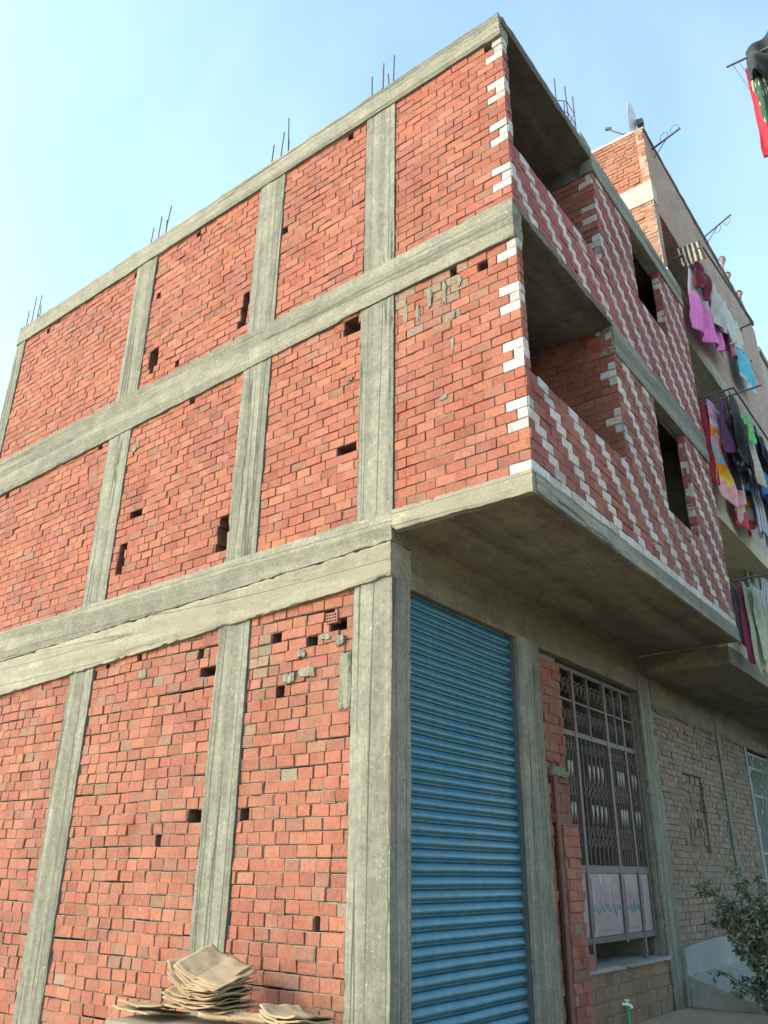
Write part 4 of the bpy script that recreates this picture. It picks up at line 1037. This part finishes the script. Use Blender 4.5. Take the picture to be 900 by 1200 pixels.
for k in range(70):
    a = rs.uniform(0, 6.28); sp = rs.uniform(.12, .62); h = rs.uniform(.35, 1.75) * (1 - .25 * sp)
    p0 = Vector((1.30 + rs.uniform(-.05, .05), 5.55 + rs.uniform(-.05, .05), 0)); p1 = p0 + Vector((sp * .4 * math.cos(a), sp * .4 * math.sin(a), h * .6)); p2 = p0 + Vector((sp * math.cos(a), sp * math.sin(a), h))
    p3 = p2 + Vector((.12 * math.cos(a), .12 * math.sin(a), -.08 * rs.random()))
    pts = [p0, p0.lerp(p1, .5), p1, p1.lerp(p2, .6), p2, p3]; tw.tube(pts, .014, 5, r2=.003)
    for q in range(70):
        t = rs.uniform(.8, 4.99); i = int(t); b_ = pts[i].lerp(pts[i+1], t - i)
        d = Vector((rs.gauss(0, 1), rs.gauss(0, 1), rs.gauss(-.15, .7))).normalized(); s = d.cross(Vector((rs.gauss(0,1), rs.gauss(0,1), 1))).normalized()
        ln = rs.uniform(.04, .12); wd = ln * rs.uniform(.14, .28); up = s.cross(d)
        b_ = b_ + d * .01
        v = rs.uniform(.6, 1.25); col = (.085 * v, .125 * v, .075 * v) if rs.random() < .6 else (.27 * v, .32 * v, .24 * v)
        lf.add([b_, b_ + d * ln * .45 + s * wd + up * .006, b_ + d * ln - up * .012, b_ + d * ln * .45 - s * wd + up * .006], [(0, 1, 2, 3)], col)
tw.build('trunk', M_BARK, SH, 60).matrix_parent_inverse = Matrix.Translation(-SH.location)
lf.build('crown', M_LEAF, SH, None, True).matrix_parent_inverse = Matrix.Translation(-SH.location)

# ------------------------------------------------------------------ ground
def ground_mat():
    m, nt, b = mat('dusty_street'); p = pos(nt)
    c = mixc(nt, ramp(nt, nz(nt, p, .8, 6, .65), .3, .7), (.27, .215, .15), (.36, .295, .215))
    c = mixc(nt, 1, c, ramp(nt, nz(nt, p, 18, 5, .7), .3, .75, (.8,)*3, (1.15,)*3), 'MULTIPLY')
    L(nt, c, b.inputs['Base Color']); b.inputs['Roughness'].default_value = 1; bump(nt, b, nz(nt, p, 14, 6, .7), .5, .02); return m
mb = MB(); mb.add([(-900, -900, 0), (900, -900, 0), (900, 900, 0), (-900, 900, 0)], [(0, 1, 2, 3)])
tag(mb.build('ground', ground_mat()), 'dusty earth street', None, None, 'structure')

# ------------------------------------------------------------------ camera, light, sky
cam = bpy.data.cameras.new('camera'); co = bpy.data.objects.new('camera', cam); COL.objects.link(co)
r_, u_, f_ = Vector((.7965451, .6045054, .0094407)), Vector((.2380963, -.3280118, .9141764)), Vector((-.5557211, .7259349, .4052067))
mw = Matrix.Identity(4)
for i in range(3): mw[i][0] = r_[i]; mw[i][1] = u_[i]; mw[i][2] = -f_[i]
mw.translation = Vector((4.134849, -5.551402, 1.522588)); co.matrix_world = mw
cam.sensor_fit = 'VERTICAL'; cam.sensor_height = 36; cam.lens = 951.775 / 1200 * 36; cam.clip_end = 3000; cam.clip_start = .05
scene.camera = co

SUN = Vector((-.58, -.64, .44)).normalized()
sl = bpy.data.lights.new('sun', 'SUN'); sl.energy = .65; sl.angle = R(14); sl.color = (1, .95, .86)
so = bpy.data.objects.new('sun', sl); COL.objects.link(so); so.rotation_euler = SUN.to_track_quat('Z', 'Y').to_euler()
so.location = (-10, -15, 20)
w = bpy.data.worlds.new('World'); scene.world = w; w.use_nodes = True
nt = w.node_tree; bg = nt.nodes['Background']; sky = nt.nodes.new('ShaderNodeTexSky'); sky.sky_type = 'NISHITA'; sky.sun_disc = False
sky.sun_elevation = math.asin(SUN.z); sky.sun_rotation = math.atan2(SUN.x, SUN.y)
sky.air_density = 1.0; sky.dust_density = 2.3; sky.ozone_density = 1.0; sky.altitude = 50
tint = mixc(nt, 1, sky.outputs[0], (.96, 1.055, 1.0), 'MULTIPLY'); tc = nt.nodes.new('ShaderNodeTexCoord'); hz = ramp(nt, nz(nt, tc.outputs['Generated'], 1.7, 5, .55, .4), .42, .72, (0,)*3, (.06,)*3)
veil = mixc(nt, hz, tint, (7.5, 7.9, 8.0)); nt.links.new(veil, bg.inputs[0]); bg.inputs[1].default_value = .15
scene.view_settings.view_transform = 'Standard'; scene.view_settings.look = 'None'; scene.view_settings.gamma = 1
scene.view_settings.exposure = 1.95; scene.view_settings.use_curve_mapping = False
scene.cycles.max_bounces = 8; scene.cycles.diffuse_bounces = 5; scene.cycles.use_denoising = True
